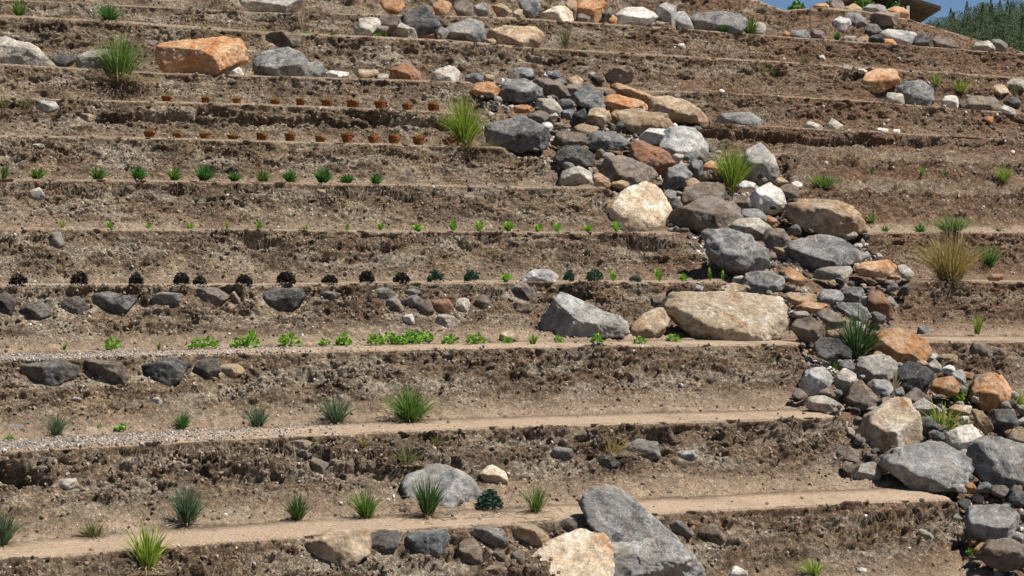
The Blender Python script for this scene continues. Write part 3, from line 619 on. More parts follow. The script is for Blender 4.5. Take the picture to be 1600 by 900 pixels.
def with_pile(x, Ys, Zs, EYc, EHc):
    Zl = np.empty_like(Zs)
    for j in range(Ys.shape[1]): Zl[:, j] = np.interp(Ys[:, j], EYc[:, j], EHc[:, j])
    yim = HY - Zl / Ys * F
    m, mp = pile_mask(np.broadcast_to(x, Ys.shape), yim)
    return Zs * (1 - m) + (Zl - .06 * m) * m, m, mp
YS, ZS, TR, RF, KI = base_profile(EY, EH)
ZS, PM, PP = with_pile(xs, YS, ZS, EY, EH)
def ray_depth(x, y):
    """first hit of the line of sight through photo pixel (x, y) with the undisplaced slope"""
    j = np.searchsorted(xs, x); j = min(max(j, 1), len(xs) - 1)
    t = (x - xs[j - 1]) / (xs[j] - xs[j - 1])
    Yc = YS[:, j - 1] * (1 - t) + YS[:, j] * t; Zc = ZS[:, j - 1] * (1 - t) + ZS[:, j] * t
    d = Zc - (HY - y) / F * Yc
    idx = np.nonzero((d[1:] >= 0) & (d[:-1] < 0))[0]
    idx = [i for i in idx if Yc[i] > 9]
    if not len(idx): return float(Yc[-40])
    i = idx[0]; u = -d[i] / (d[i + 1] - d[i])
    return float(Yc[i] + u * (Yc[i + 1] - Yc[i]))
def edge_at(k, x):
    return float(np.interp(x, xs, EY[k])), float(np.interp(x, xs, EH[k]))
def near_edge(x, y):
    best = None
    for k in range(2, NE - 2):
        Y, z = edge_at(k, x); ye = HY - z / Y * F
        if best is None or abs(ye - y) < best[0]: best = (abs(ye - y), k, Y, z, ye)
    return best

XW = (xs[None, :] - 800) / F * YS
ca, sa = math.cos(math.radians(25)), math.sin(math.radians(25))
S = XW * ca + YS * sa; Q = (-XW * sa + YS * ca) + ZS * 1.0
P = np.stack([XW, YS, ZS], -1)
du = np.gradient(P, axis=1); dv = np.gradient(P, axis=0)
N = np.cross(du, dv); N /= np.linalg.norm(N, axis=-1, keepdims=True) + 1e-9
# the blurred normal keeps the lip from tearing
for _ in range(3): N[1:-1] = (N[:-2] + N[1:-1] + N[2:]) / 3
N /= np.linalg.norm(N, axis=-1, keepdims=True) + 1e-9
UC = np.array([e[1] for e in EDGE]); RO = np.array([e[2] for e in EDGE])
ucr = UC[np.minimum(KI + 1, NE - 1)][:, None]; ror = RO[np.minimum(KI + 1, NE - 1)][:, None]
kseed = KI[:, None] * 17.3
XI = np.broadcast_to(xs, YS.shape)
up = sstep(.20, .55, RF + .25 * fbm2(S / .8 + kseed, Q / .8, 2, 23)) * (1 - sstep(.965, 1.0, RF)); notch = sstep(.25, .5, fbm2(S / 1.1 + kseed, Q * 0 + .2, 3, 77))
env = np.where(RF > 0, .55 + .45 * up, 0) * (1 - sstep(.90, .97, RF) * (.93 - .5 * np.maximum(notch, .8 * sstep(950, 1150, XI) * (KI >= 7)[:, None])))
env = np.where(TR > 0, np.maximum(0, env * (1 - TR)), env)
var = sstep(-.25, .35, fbm2(S / 2.6 + kseed * 3, Q / 1.2, 2, 19))
ror = ror * (.45 + .75 * var)
A = fbm2(S / .9 + kseed, Q / .55, 3, 3) * .16 * env * ror + fbm2(S / 2.4 + kseed, Q / .9, 2, 15) * .12 * env
low = fbm2(S / 1.6 + kseed, Q * 0, 3, 31)
cen = .76 + .16 * perlin2(S / .7 + kseed, Q * 0 + .5, 41)
und = np.exp(-((RF - cen) / .085) ** 2) * np.clip(low * 2.6 - .02, 0, 1) * (.6 + .9 * np.abs(perlin2(S / .16, Q / .3, 44)))
crev = (KI == 9)[:, None] * np.clip(sstep(120, 170, XI) * (1 - sstep(690, 720, XI)) + sstep(1060, 1100, XI), 0, 1) * (RF > 0)
cz = .60 + .09 * perlin2(S / .45, Q * 0 + 3.3, 47) + .05 * perlin2(S / .12, Q * 0 + 1.3, 48)
A -= np.exp(-((RF - cz) / .075) ** 2) * crev * .36 * (.7 + .6 * np.abs(perlin2(S / .2, Q * 0 + .7, 49)))
A -= und * .24 * ucr * (1 + 1.0 * (KI == 9)[:, None] * sstep(1050, 1120, XI)) * np.where(RF > 0, 1, 0)
lipb = np.exp(-((RF - .93) / .03) ** 2); A += lipb * .012 * np.where(RF > 0, 1, 0)
cl = sstep(-.25, .30, fbm2(S / .7 + 9, Q / .4 + kseed, 2, 61) + .25 * (up - .5)) * env
f1, f2, rid = voro2(S / .15 + perlin2(S / .1, Q / .1, 8) * .35, Q / .12 + perlin2(S / .1, Q / .1, 9) * .35, 70)
A += (np.clip(1 - f1 * 1.25, 0, 1) ** .7) * .050 * (.35 + rid) * cl * ror
A -= np.clip(.10 - (f2 - f1), 0, .1) * .45 * cl
f1, f2, rid2 = voro2(S / .055, Q / .048, 90)
A += (1 - f1) * .030 * (.25 + rid2) * (.25 + .75 * cl) * np.where(RF > 0, 1, .12)
hol = sstep(.28, .50, fbm2(S / .24 + kseed, Q / .17, 2, 95)) * up * ror
A -= hol * .11
A += fbm2(S / .28 + 5, Q / .22, 3, 97, .6) * .07 * np.where(RF > 0, 1, 0) * (1 - sstep(.90, .97, RF))
A += fbm2(S / .06, Q / .05, 4, 110, .7) * .030 * np.where(RF > 0, env * .8 + .35, .22) * (1 - TR * .6)
A += PM * fbm2(S / .4, Q / .4, 3, 130) * .09 + (PM - PP) * fbm2(S / .7, Q / .4, 5, 133, .6) * .26 - PP * .20
A *= np.where((KI < 2)[:, None], .6, 1)
yim0 = HY - ZS / YS * F
for ln in ROCKS.strip().splitlines():        # a socket in the bank for each stone set in it
    f_ = ln.split('|')
    if f_[2] != 'e': continue
    if f_[3][0] == '@': v = [float(a) for a in f_[3][1:].split(',')]; bx = (v[0], v[1], v[2], v[3])
    else:
        q_ = np.array([[float(c) for c in a.split(',')] for a in f_[3].split()]); a_, b_ = q_.min(0), q_.max(0); bx = ((a_[0] + b_[0]) / 2, (a_[1] + b_[1]) / 2, b_[0] - a_[0], b_[1] - a_[1])
    j0, j1 = np.searchsorted(xs, bx[0] - bx[2]), np.searchsorted(xs, bx[0] + bx[2])
    e_ = np.sqrt(((XI[:, j0:j1] - bx[0]) / (bx[2] * .5)) ** 2 + ((yim0[:, j0:j1] - bx[1]) / (bx[3] * .5)) ** 2)
    w_ = (1 - sstep(.85, 1.25, e_)) * (RF[:, j0:j1] > 0)
    A[:, j0:j1] = A[:, j0:j1] * (1 - w_) + w_ * np.minimum(A[:, j0:j1] * .3, -.015)
P = P + N * A[..., None]
P[..., 2] += fbm2(S / .35, Q / .35, 2, 140) * .012 * TR
nr_, nc_ = YS.shape
yimg = HY - ZS / YS * F
XI = np.broadcast_to(xs, YS.shape)
pale = TR * (.55 + .45 * (1 - sstep(0, 1, fbm2(S / .7, Q / .7, 2, 150) + .25)))
pale = np.where(RF > .96, np.maximum(pale, .75), pale)
lower = sstep(600, 700, yimg)
pale = np.where(TR > 0, pale * (.65 + .35 * lower), pale)
toe = np.where((RF > 0) & (RF < .25), 1, 0) * (1 - RF / .25) * np.where(KI <= 5, 1, .35)[:, None]
pale = np.maximum(pale, toe * .55) * (1 - PM) ** 2
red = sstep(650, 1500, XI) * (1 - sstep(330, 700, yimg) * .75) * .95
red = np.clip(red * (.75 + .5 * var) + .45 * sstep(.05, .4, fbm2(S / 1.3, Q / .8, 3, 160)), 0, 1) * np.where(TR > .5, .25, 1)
grey = sstep(.0, .22, fbm2(S / 1.1 + 4, Q / .45, 3, 170)) * np.clip(1.1 - red * 1.1, 0, 1) * (.4 + .45 * sstep(.2, .5, RF) * (1 - sstep(.75, .9, RF)))
gravelz = np.where(TR > .2, 1, 0) * ((KI == 4)[:, None] * (1 - sstep(100, 640, XI)) + (KI == 5)[:, None] * (1 - sstep(0, 700, XI)) * .7)
grey = np.maximum(grey, gravelz * .5); pale = pale * (1 - .5 * gravelz)
red = np.maximum(red, PP)  # darker soil under the rubble: shade of the gaps put into the colour
edgebead = np.where(RF >= .975, 1.0, 0.0) + np.concatenate([np.zeros((0, nc_)), (TR > .985) * 1.0])
pale = np.maximum(pale, np.clip(edgebead, 0, 1) * (1 - PM) * (.35 + .55 * sstep(-.25, .1, fbm2(S / .8, Q * 0 + .4, 3, 155))) * (1 - .75 * sstep(880, 1120, XI) * (1 - sstep(320, 350, yimg))) * (.55 + .45 * sstep(440, 560, yimg)))
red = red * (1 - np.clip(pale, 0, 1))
idx = np.arange(nr_ * nc_).reshape(nr_, nc_)
Q4 = np.stack([idx[:-1, :-1], idx[:-1, 1:], idx[1:, 1:], idx[1:, :-1]], -1).reshape(-1, 4)
terr = mesh_np('terraced_ground', P.reshape(-1, 3), Q4, SOIL)
tag(terr, kind='structure')
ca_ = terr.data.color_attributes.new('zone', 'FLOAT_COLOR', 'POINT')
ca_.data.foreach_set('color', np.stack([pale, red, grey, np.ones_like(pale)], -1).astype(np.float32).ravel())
# true surface normals for scattering on it
du = np.gradient(P, axis=1); dv = np.gradient(P, axis=0); NN = np.cross(du, dv); NN /= np.linalg.norm(NN, axis=-1, keepdims=True) + 1e-9
def surf(x, y):
    """displaced surface point seen at photo pixel (x, y)"""
    j = min(max(np.searchsorted(xs, x), 1), len(xs) - 1)
    col = P[:, j]; d = col[:, 2] - (HY - y) / F * col[:, 1]
    idx = [i for i in np.nonzero((d[1:] >= 0) & (d[:-1] < 0))[0] if col[i, 1] > 9]
    if not idx: return col[-40], NN[-40, j]
    return col[idx[0] + 1], NN[idx[0] + 1, j]
# plain sheet to the horizon under and behind the hillside
gv = np.array([(-4000, -300, -9), (4000, -300, -9), (4000, 5000, -9), (-4000, 5000, -9)]); 
g = mesh_np('far_ground', gv, np.array([[0, 1, 2, 3]]), SOIL); tag(g, kind='structure')
# ------------------------------------------------------------------ rocks
ICO = {}
def ico(n):
    if n not in ICO:
        b = bmesh.new(); bmesh.ops.create_icosphere(b, subdivisions=n, radius=1)
        b.verts.ensure_lookup_table()
        v = np.array([tuple(q.co.normalized()) for q in b.verts]); f = np.array([[q.index for q in p.verts] for p in b.faces]); b.free()
        ICO[n] = (v, f)
    return ICO[n]
def rock_verts(poly, thick, seed, level, sharp, ridge, rough, lean=None, chips=7, strata=0.0):
    """poly: outline (x right, z up) in metres round its centre. Returns verts and faces."""
    rg = random.Random(seed); D, Fc = ico(level)
    poly = np.array(poly, float); n = len(poly)
    a = 0.5 * sum(poly[i][0] * poly[(i + 1) % n][1] - poly[(i + 1) % n][0] * poly[i][1] for i in range(n))
    if a < 0: poly = poly[::-1]
    pl = []
    zt = poly[:, 1].max(); zb = poly[:, 1].min(); Hh = zt - zb; W = poly[:, 0].max() - poly[:, 0].min(); t = thick / 2
    for i in range(n):
        p = poly[i]; q = poly[(i + 1) % n]; e = q - p; L = math.hypot(*e)
        if L < 1e-6: continue
        nx, nz = e[1] / L, -e[0] / L; d = p[0] * nx + p[1] * nz
        ty = rg.uniform(-.12, .28); m = math.sqrt(1 + ty * ty)
        pl.append(((nx / m, ty / m, nz / m), max(d, .12 * min(W, Hh)) / m * 1.01))
    def plane(nv, pt):
        v = Vector(nv).normalized(); pl.append((tuple(v), max(v.dot(Vector(pt)), .15 * t)))
    lx = rg.uniform(-.35, .35) if lean is None else lean
    zr = zt - ridge * Hh
    dy_ = (.92 + rg.uniform(.3, .7)) * t; plane((lx * dy_ * .5, -ridge * Hh, dy_), (0, -t * .92, zr + .03 * Hh))            # top facet falling to the ridge
    plane((rg.uniform(-.5, .15), -1, rg.uniform(-.6, -.1)), (0, -t * .95, zr))               # front
    plane((rg.uniform(.5, .9), -rg.uniform(.5, .9), rg.uniform(-.1, .3)), (W * .30, -t * .8, 0))
    plane((-rg.uniform(.5, .9), -rg.uniform(.5, .9), rg.uniform(-.2, .2)), (-W * .34, -t * .8, 0))
    plane((rg.uniform(-.2, .2), 1, rg.uniform(-.1, .4)), (0, t, 0))
    plane((rg.uniform(-.3, .3), .8, .7), (0, t * .7, zt * .75))
    nv = np.array([p[0] for p in pl]); dd = np.array([p[1] for p in pl])
    q = np.clip(D @ nv.T, 0, None) / dd
    r = 1 / q.max(1); Pp = D * r[:, None]
    for i in range(chips):
        v = Vector((rg.uniform(-1, 1), rg.uniform(-1.3, -.45), rg.uniform(-.9, 1))).normalized()
        s = (Pp @ np.array(v)).max(); k = rg.uniform(.66, .86)
        pl.append((tuple(v), s * k))
    nv = np.array([p[0] for p in pl]); dd = np.array([p[1] for p in pl])
    q = np.clip(D @ nv.T, 0, None) / dd
    qm = q.max(1); r = (((q / qm[:, None]) ** sharp).sum(1) ** (-1 / sharp)) / qm; r *= 1.0 + .35 / sharp
    Pp = D * r[:, None]
    sz = (W + Hh + thick) / 3; o = np.array([rg.uniform(0, 90) for _ in range(3)])
    h = 0
    for i, (sc_, am) in enumerate(((2.2, .22), (5.5, .26), (12, .24), (27, .18))):
        nz_ = vnoise3(Pp / sz * sc_ + o + 11 * i, seed % 97 + i)
        h = h + am * (nz_ if i % 2 == 0 else (1 - 2 * np.abs(nz_)))
    stp = vnoise3(Pp / sz * 3.4 + o + 50, seed % 89) * 3.2; h = h + .34 * (np.floor(stp) + sstep(.80, 1.0, stp - np.floor(stp))) / 1.6
    if strata:
        ax = np.array([rg.uniform(-.3, .3), .2, 1.0]); h = h + strata * np.sin((Pp @ ax) / sz * 26 + 3 * vnoise3(Pp / sz * 2 + o, 3))
    Pp = Pp * (1 + rough * h)[:, None]
    return Pp, Fc
def clip_poly_smooth(poly): return poly
RIDGE = {'great tan flat topped boulder on the middle terrace': .72, 'largest cream and orange boulder at the left rim of the rubble': .85, 'grey diamond shaped slab boulder': .72,
 'big orange brown flat topped boulder right of the rubble': .36, 'big smooth grey oval boulder casting shade on the bank': .66, 'big orange flat boulder right of the dark green tussock': .7,
 'large light grey boulder on the lower right path': .75, 'large grey boulder behind the grass tufts, lower left terrace': .82, 'tall grey boulder leaning right across the bottom path': .85,
 'big cream boulder with orange stains at the bottom edge': .8, 'large bright orange boulder lying on the upper left terrace': .42, 'grey boulder with bright sloping right face on the middle terrace': .62, 'broad white slab with shadowed front, top middle': .6}
LEAN = {'great tan flat topped boulder on the middle terrace': .15, 'largest cream and orange boulder at the left rim of the rubble': .35, 'grey boulder with bright sloping right face on the middle terrace': .45, 'bright white angular rock in the right of the rubble': .4}
def make_rock(label, mat, mode, poly_px, seed, group=None, name=None, cat=None):
    px = np.array(poly_px, float); x0, y0 = px.min(0); x1, y1 = px.max(0); w, h = x1 - x0, y1 - y0
    cx, cy = (x0 + x1) / 2, (y0 + y1) / 2
    rg = random.Random(seed * 31 + 5)
    tf = .55 * h + .30 * w if w < 2.2 * h else .8 * h + .12 * w
    k = None
    if mode == 't':      # stands on the terrace whose edge is nearest to its foot
        _, k, Y, z, ye = near_edge(cx, y1)
        t = tf * Y / F; Yc = Y + .06 + .5 * t
    elif mode == 'g':    # stands on ground seen at its foot
        Y = ray_depth(cx, y1 - 2); t = tf * Y / F; Yc = Y + .40 * t
    elif mode == 'e':    # sunk into the riser
        Y = ray_depth(cx, cy); t = tf * Y / F * 1.1; Yc = Y + .16 * t
    elif mode == 'f':    # lies on the rubble in front of it
        Y = ray_depth(cx, cy); t = tf * Y / F; Yc = Y - .38 * t
    else:                # in the rubble
        Y = ray_depth(cx, (cy + y1) / 2); t = tf * Y / F; Yc = Y - .05 * t
    s = Yc / F
    if mode in 'pf': px = (px - [cx, cy]) * 1.09 + [cx, cy]
    if mode == 't' and k is not None:        # reach down to the tread behind the lip
        zbot = (HY - y1) * s; zt = z + .0 * s
        if zbot > zt - .02: px = np.where(px[:, 1:2] > y1 - .22 * h, px + np.array([[0, (zbot - zt + .03) / s]]), px)
    loc = Vector(((cx - 800) * s, Yc, (HY - cy) * s))
    poly = [((p[0] - cx) * s, -(p[1] - cy) * s) for p in px]
    lvl = 6 if w > 130 else (5 if w > 42 else (4 if w > 12 else 3))
    round_ = mat in 'dw' and w < 40
    sharp = rg.uniform(14, 26) if round_ else rg.uniform(45, 110)
    V, Fc = rock_verts(poly, t, seed, lvl, sharp, RIDGE.get(label, rg.uniform(.12, .3) if mode == 'e' else rg.uniform(.40, .78)), rg.uniform(.12, .155) if w > 85 else (rg.uniform(.09, .13) if w > 30 else .10), LEAN.get(label),
                       strata=(.12 if mat in 'bdug' and seed % 3 == 0 else 0), chips=5)
    if name is None: name = 'boulder' if w > 62 else ('rock' if w > 22 else 'stone')
    o = mesh_np(name, V, Fc, (RE if mode == 'e' and 'black' not in label else RM)[mat]); o.location = loc
    tag(o, label, cat or name, group)
    return o
def ell(cx, cy, w, h, seed, rot=0):
    rg = random.Random(seed * 7 + 3); n = rg.choice((4, 5, 5, 6)); a0 = rg.uniform(0, 6.28); r = []
    for i in range(n):
        a = a0 + (i + rg.uniform(-.25, .25)) * 6.283 / n; rr = rg.uniform(1.0, 1.18)
        x, y = math.cos(a) * w / 2 * rr, math.sin(a) * h / 2 * rr
        c, s = math.cos(math.radians(rot)), math.sin(math.radians(rot))
        r.append((cx + x * c - y * s, cy + x * s + y * c))
    return r

seen = set(); rid_ = 100
ANCH = []
for ln in ROCKS.strip().splitlines():
    lab, mat, mode, geo_ = ln.split('|'); rid_ += 1
    assert lab not in seen, lab
    seen.add(lab)
    if geo_[0] == '@':
        v = [float(a) for a in geo_[1:].split(',')]; pts = ell(v[0], v[1], v[2], v[3], rid_, v[4] if len(v) > 4 else 0)
    else: pts = [tuple(float(c) for c in a.split(',')) for a in geo_.split()]
    make_rock(lab, mat, mode, pts, rid_)
    pa = np.array(pts)
    if len(lab.split()) <= 9: ANCH.append(((pa[:, 0].min() + pa[:, 0].max()) / 2, (pa[:, 1].min() + pa[:, 1].max()) / 2, np.ptp(pa[:, 0]), np.ptp(pa[:, 1]), lab))

# small stones wedged between the big ones (countable: things of their own)
protos = {}
for mk in 'gdtbcouw':
    for i in range(3):
        sd = 900 + ord(mk) * 5 + i
        V, Fc = rock_verts([(p[0] / 100, -p[1] / 100) for p in ell(0, 0, 100, 74, sd)], .8, sd, 3, 40, .4, .09, chips=4)
        me_o = mesh_np('stone', V, Fc, RM[mk]); protos[(mk, i)] = me_o
rg = random.Random(12)
made = 0; used = set(); CN = dict(g='grey', d='dark', t='tan', b='brown', c='cream', o='orange', u='blue grey', w='white')
while made < 270:
    y = rg.uniform(112, 880); l = np.interp(y, PL[:, 0], PL[:, 1]); r = np.interp(y, PL[:, 0], PL[:, 2]); x = rg.uniform(l - 6, min(r + 4, 1620))
    if y > 770 and rg.random() < .5: continue
    sz = rg.choice((10, 12, 14, 17, 20, 25)) * (.8 + .4 * y / 900); mk = rg.choice('gggddtttbbbbccouw'); i = rg.randrange(3)
    Y = ray_depth(x, y) + rg.uniform(-.03, .03); s = Y / F
    a_ = min(ANCH, key=lambda q: math.hypot((x - q[0]) / (q[2] + 20), (y - q[1]) / (q[3] + 20)))
    dx_, dy_ = (x - a_[0]) / (a_[2] + 10), (y - a_[1]) / (a_[3] + 10)
    if max(abs(dx_), abs(dy_)) < .36: continue
    rel = ('right of' if dx_ > 0 else 'left of') if abs(dx_) > abs(dy_) else ('below' if dy_ > 0 else 'above')
    lb = 'small %s stone %s %s' % (CN[mk], rel, a_[4]); lb = lb.replace(rel + ' ', rel + ' the ', 1)
    if lb in seen: continue
    seen.add(lb)
    src = protos[(mk, i)]
    if (mk, i) in used: o = link_copy(src, 'stone')
    else: o = src; used.add((mk, i))
    o.location = ((x - 800) * s, Y, (HY - y) * s); k = sz * s
    o.scale = (k, k, k * rg.uniform(.7, 1)); o.rotation_euler = (rg.uniform(-.5, .5), rg.uniform(-.6, .6), rg.uniform(0, 6.28))
    tag(o, lb, 'stone', 'small stones filling the gaps of the rubble'); made += 1
for kk, o in protos.items():
    if kk not in used: bpy.data.objects.remove(o)

# ------------------------------------------------------------------ gravel, clods and litter (nobody could count them)
def scatter(name, n, pick, size, mat, label, cat, seed, lift=.2):
    rg = np.random.default_rng(seed); D, Fc = ico(1)
    w = pick.astype(float).ravel(); w /= w.sum()
    ids = rg.choice(len(w), n, p=w); Pp = P.reshape(-1, 3)[ids]; Np = NN.reshape(-1, 3)[ids]
    nv = len(D); sz = np.exp(rg.uniform(math.log(size[0]), math.log(size[1]), n))
    an = rg.uniform(0, 6.28, (n, 3)); sq = rg.uniform(.55, 1.1, (n, 3))
    V = D[None] * (1 + rg.uniform(-.28, .28, (n, nv)))[..., None] * sq[:, None, :]
    c, s = np.cos(an), np.sin(an)
    x, y = V[..., 0] * c[:, :1] - V[..., 1] * s[:, :1], V[..., 0] * s[:, :1] + V[..., 1] * c[:, :1]; z = V[..., 2]
    x, z = x * c[:, 1:2] - z * s[:, 1:2], x * s[:, 1:2] + z * c[:, 1:2]
    V = np.stack([x, y, z], -1) * sz[:, None, None] + (Pp + Np * (sz * lift)[:, None])[:, None, :]
    V = V.reshape(-1, 3); Fa = (Fc[None] + (np.arange(n) * nv)[:, None, None]).reshape(-1, 3)
    o = mesh_np(name, V, Fa, mat, smooth=False); tag(o, label, cat, kind='stuff'); return o, ids
vis = ((XI > -30) & (XI < 1640) & (yimg > -40) & (yimg < 960))
def speck_mat(name, stops, soilmix=0):
    k = NT(name); g = k.new('ShaderNodeNewGeometry')
    col = k.ramp(g.outputs['Random Per Island'], stops)
    nz = k.ramp(k.noise(g.outputs['Position'], 60, 3, .6), [(.3, .7), (.7, 1.25)])
    return k.fin(k.mix(1.0, col, nz, 'MULTIPLY'), k.bump(k.noise(g.outputs['Position'], 90, 3, .7), .6, .006))
GR = speck_mat('gravel', [(0, (.10, .095, .09)), (.3, (.24, .215, .185)), (.6, (.36, .31, .25)), (.85, (.46, .42, .37)), (1, (.65, .62, .57))])
GT = speck_mat('path_gravel', [(0, (.09, .085, .08)), (.35, (.21, .185, .16)), (.7, (.32, .285, .25)), (1, (.5, .47, .43))])
GD = speck_mat('dark_gravel', [(0, (.06, .055, .05)), (.4, (.14, .12, .10)), (.7, (.27, .225, .175)), (.9, (.36, .32, .27)), (1, (.6, .56, .5))])
CL = speck_mat('clods', [(0, (.11, .078, .055)), (.5, (.20, .148, .108)), (1, (.29, .222, .165))])
scatter('gravel', 4500, gravelz * vis, (.006, .020), GT, 'pale loose gravel covering the left part of the lower terraces', 'gravel', 5)
scatter('rubble_gravel', 9500, (PP > .5) & vis, (.016, .085), GD, 'loose gravel between the rocks of the rubble run', 'gravel', 6)
scatter('soil_clods', 17000, np.where(RF > 0, .35 + cl, .05) * (RF < .93) * vis * (1 - PP), (.007, .034), CL, 'crumbled brown soil clods on the terrace banks', 'soil clods', 7, .35)
scatter('slope_stones', 520, vis * (XI > 1190) * (yimg > 90) * (yimg < 345) * (RF > 0) * (.3 + sstep(1350, 1600, XI)) * (1 - PP), (.018, .055), GR, 'small broken stones strewn over the bare right slope', 'stones', 9, .3)
scatter('pebbles', 4200, np.where(RF > .02, 1.0, .25) * vis * (1 - PP), (.006, .030), GR, 'scattered pale pebbles in the soil of the banks', 'pebbles', 8, .3)
# ------------------------------------------------------------------ plants
LM = {
 'green': leaf_mat('grass_green', (.05, .10, .018), (.10, .19, .03), (.20, .30, .05)),
 'dark': leaf_mat('grass_dark', (.03, .065, .02), (.055, .11, .03), (.11, .19, .05)),
 'blue': leaf_mat('grass_blue_green', (.05, .085, .045), (.09, .145, .07), (.17, .23, .11)),
 'lime': leaf_mat('grass_lime', (.12, .19, .02), (.22, .32, .035), (.36, .44, .07)),
 'olive': leaf_mat('grass_olive', (.09, .09, .03), (.16, .16, .06), (.27, .26, .11)),
 'gold': leaf_mat('grass_gold', (.20, .15, .04), (.32, .25, .07), (.46, .37, .14)),
 'straw': leaf_mat('dry_straw', (.20, .15, .085), (.36, .28, .17), (.52, .43, .29), .2),
 'bright': leaf_mat('lettuce_green', (.08, .20, .018), (.15, .33, .025), (.28, .46, .05), .35),
 'mid': leaf_mat('clump_green', (.03, .10, .02), (.06, .17, .03), (.13, .27, .05)),
 'black': leaf_mat('dark_foliage', (.014, .011, .008), (.03, .024, .018), (.075, .06, .04), .1, .9),
 'teal': leaf_mat('teal_foliage', (.015, .035, .025), (.03, .075, .05), (.06, .13, .08)),
 'root': leaf_mat('dry_roots', (.10, .075, .05), (.18, .135, .09), (.30, .235, .16), .1),
}
def blades(n, h, spread, width, seed, droop=.5, lo=0.0, seg=4, base=.02, hvar=.35, up=0.0):
    """n tapered arching blades from a common base; spread = sideways reach"""
    rg = np.random.default_rng(seed)
    V = []; Fc = []
    for i in range(n):
        a = rg.uniform(0, 6.283); e = lo + (1 - lo) * rg.uniform(0, 1) ** .75
        L = h * (1 - hvar * rg.uniform(0, 1)); reach = spread * e * rg.uniform(.7, 1.1); H_ = L * (1 - .55 * e ** 2 * droop)
        dx, dy = math.cos(a), math.sin(a); bx, by = dx * base * rg.uniform(0, 1), dy * base * rg.uniform(0, 1)
        w = width * rg.uniform(.6, 1.15); tw = rg.uniform(0, 3.14); sx, sy = math.cos(tw), math.sin(tw)
        s0 = len(V); kx, ky = rg.uniform(-.08, .08, 2) * h
        for j in range(seg + 1):
            t = j / seg; z = H_ * (t - droop * .55 * e * t ** 2.6) * (1 + .1 * up); r = reach * (t * .55 + .45 * t * t)
            ww = w * (1 - t ** 1.8) * .5 + width * .06
            x = bx + dx * r + kx * t * t; y = by + dy * r + ky * t * t
            V.append((x - sx * ww, y - sy * ww, z)); V.append((x + sx * ww, y + sy * ww, z))
        for j in range(seg):
            q = s0 + 2 * j; Fc.append((q, q + 1, q + 3, q + 2))
    return np.array(V), np.array(Fc)
def leafy(n, h, w, seed, leaf, flat=.0, centre=.45):
    """n little folded leaves filling a mound on short stems"""
    rg = np.random.default_rng(seed); V = []; Fc = []
    for i in range(n):
        th = rg.uniform(0, 6.283); r = w / 2 * math.sqrt(rg.uniform(0, 1)); zc = h * (rg.uniform(.12, 1) ** .8) * math.sqrt(max(.08, 1 - (r / (w / 2)) ** 2 * .85))
        c = np.array([r * math.cos(th), r * math.sin(th), zc]); d = c - np.array([0, 0, h * .1]); d = d / (np.linalg.norm(d) + 1e-6) + rg.normal(0, .35, 3); d /= np.linalg.norm(d)
        s = np.cross(d, rg.normal(0, 1, 3)); s /= np.linalg.norm(s) + 1e-6; u = np.cross(s, d)
        L = leaf * rg.uniform(.6, 1.2); W = L * rg.uniform(.35, .5)
        a = c - d * L * .5; b = c + d * L * .5; m1 = c + s * W + u * W * .3; m2 = c - s * W + u * W * .3
        q = len(V); V += [a, m1, b + u * L * .08, m2]; Fc.append((q, q + 1, q + 2, q + 3))
    return np.array(V), np.array(Fc)
def rosette(n, h, w, seed, leafw):
    """broad upright leaves rising from one point, each with a wavy blunt end"""
    rg = np.random.default_rng(seed); V = []; Fc = []
    for i in range(n):
        a = i * 2.4 + rg.uniform(-.3, .3); e = .25 + .75 * i / n; reach = w / 2 * e; H_ = h * (1.05 - .5 * e) * rg.uniform(.75, 1.1)
        dx, dy = math.cos(a), math.sin(a); s0 = len(V)
        for j, (t, ww) in enumerate(((0, .12), (.3, .4), (.6, .95), (.85, 1.0), (1, .35))):
            r = reach * t; z = H_ * (t * 1.25 - .35 * t * t * e); k = leafw * ww / 2
            V.append((dx * r - dy * k, dy * r + dx * k, z + k * .3)); V.append((dx * r + dy * k, dy * r - dx * k, z + k * .3))
        for j in range(4):
            q = s0 + 2 * j; Fc.append((q, q + 1, q + 3, q + 2))
    return np.array(V), np.array(Fc)
def thing(name, loc, label, cat, group=None):
    o = bpy.data.objects.new(name, None); C.objects.link(o); o.location = loc; o.empty_display_size = .1
    return tag(o, label, cat, group)
def foot(x, y, hpx=30, sink=.01):
    """ground point for a plant whose foot is seen at photo pixel (x, y)"""
    d, k, Y, z, ye = near_edge(x, y)
    if y < 446 and d < 7 and pile_mask(np.array([x]), np.array([y]))[1][0] < .3:
        Yp = Y + .10; j = min(np.searchsorted(xs, x), len(xs) - 1); zz = z
        return Vector(((x - 800) / F * Yp, Yp, zz - sink)), Yp / F
    p, n = surf(x, y); s = p[1] / F
    return Vector(((x - 800) * s, p[1] + .01, p[2] - sink)), s
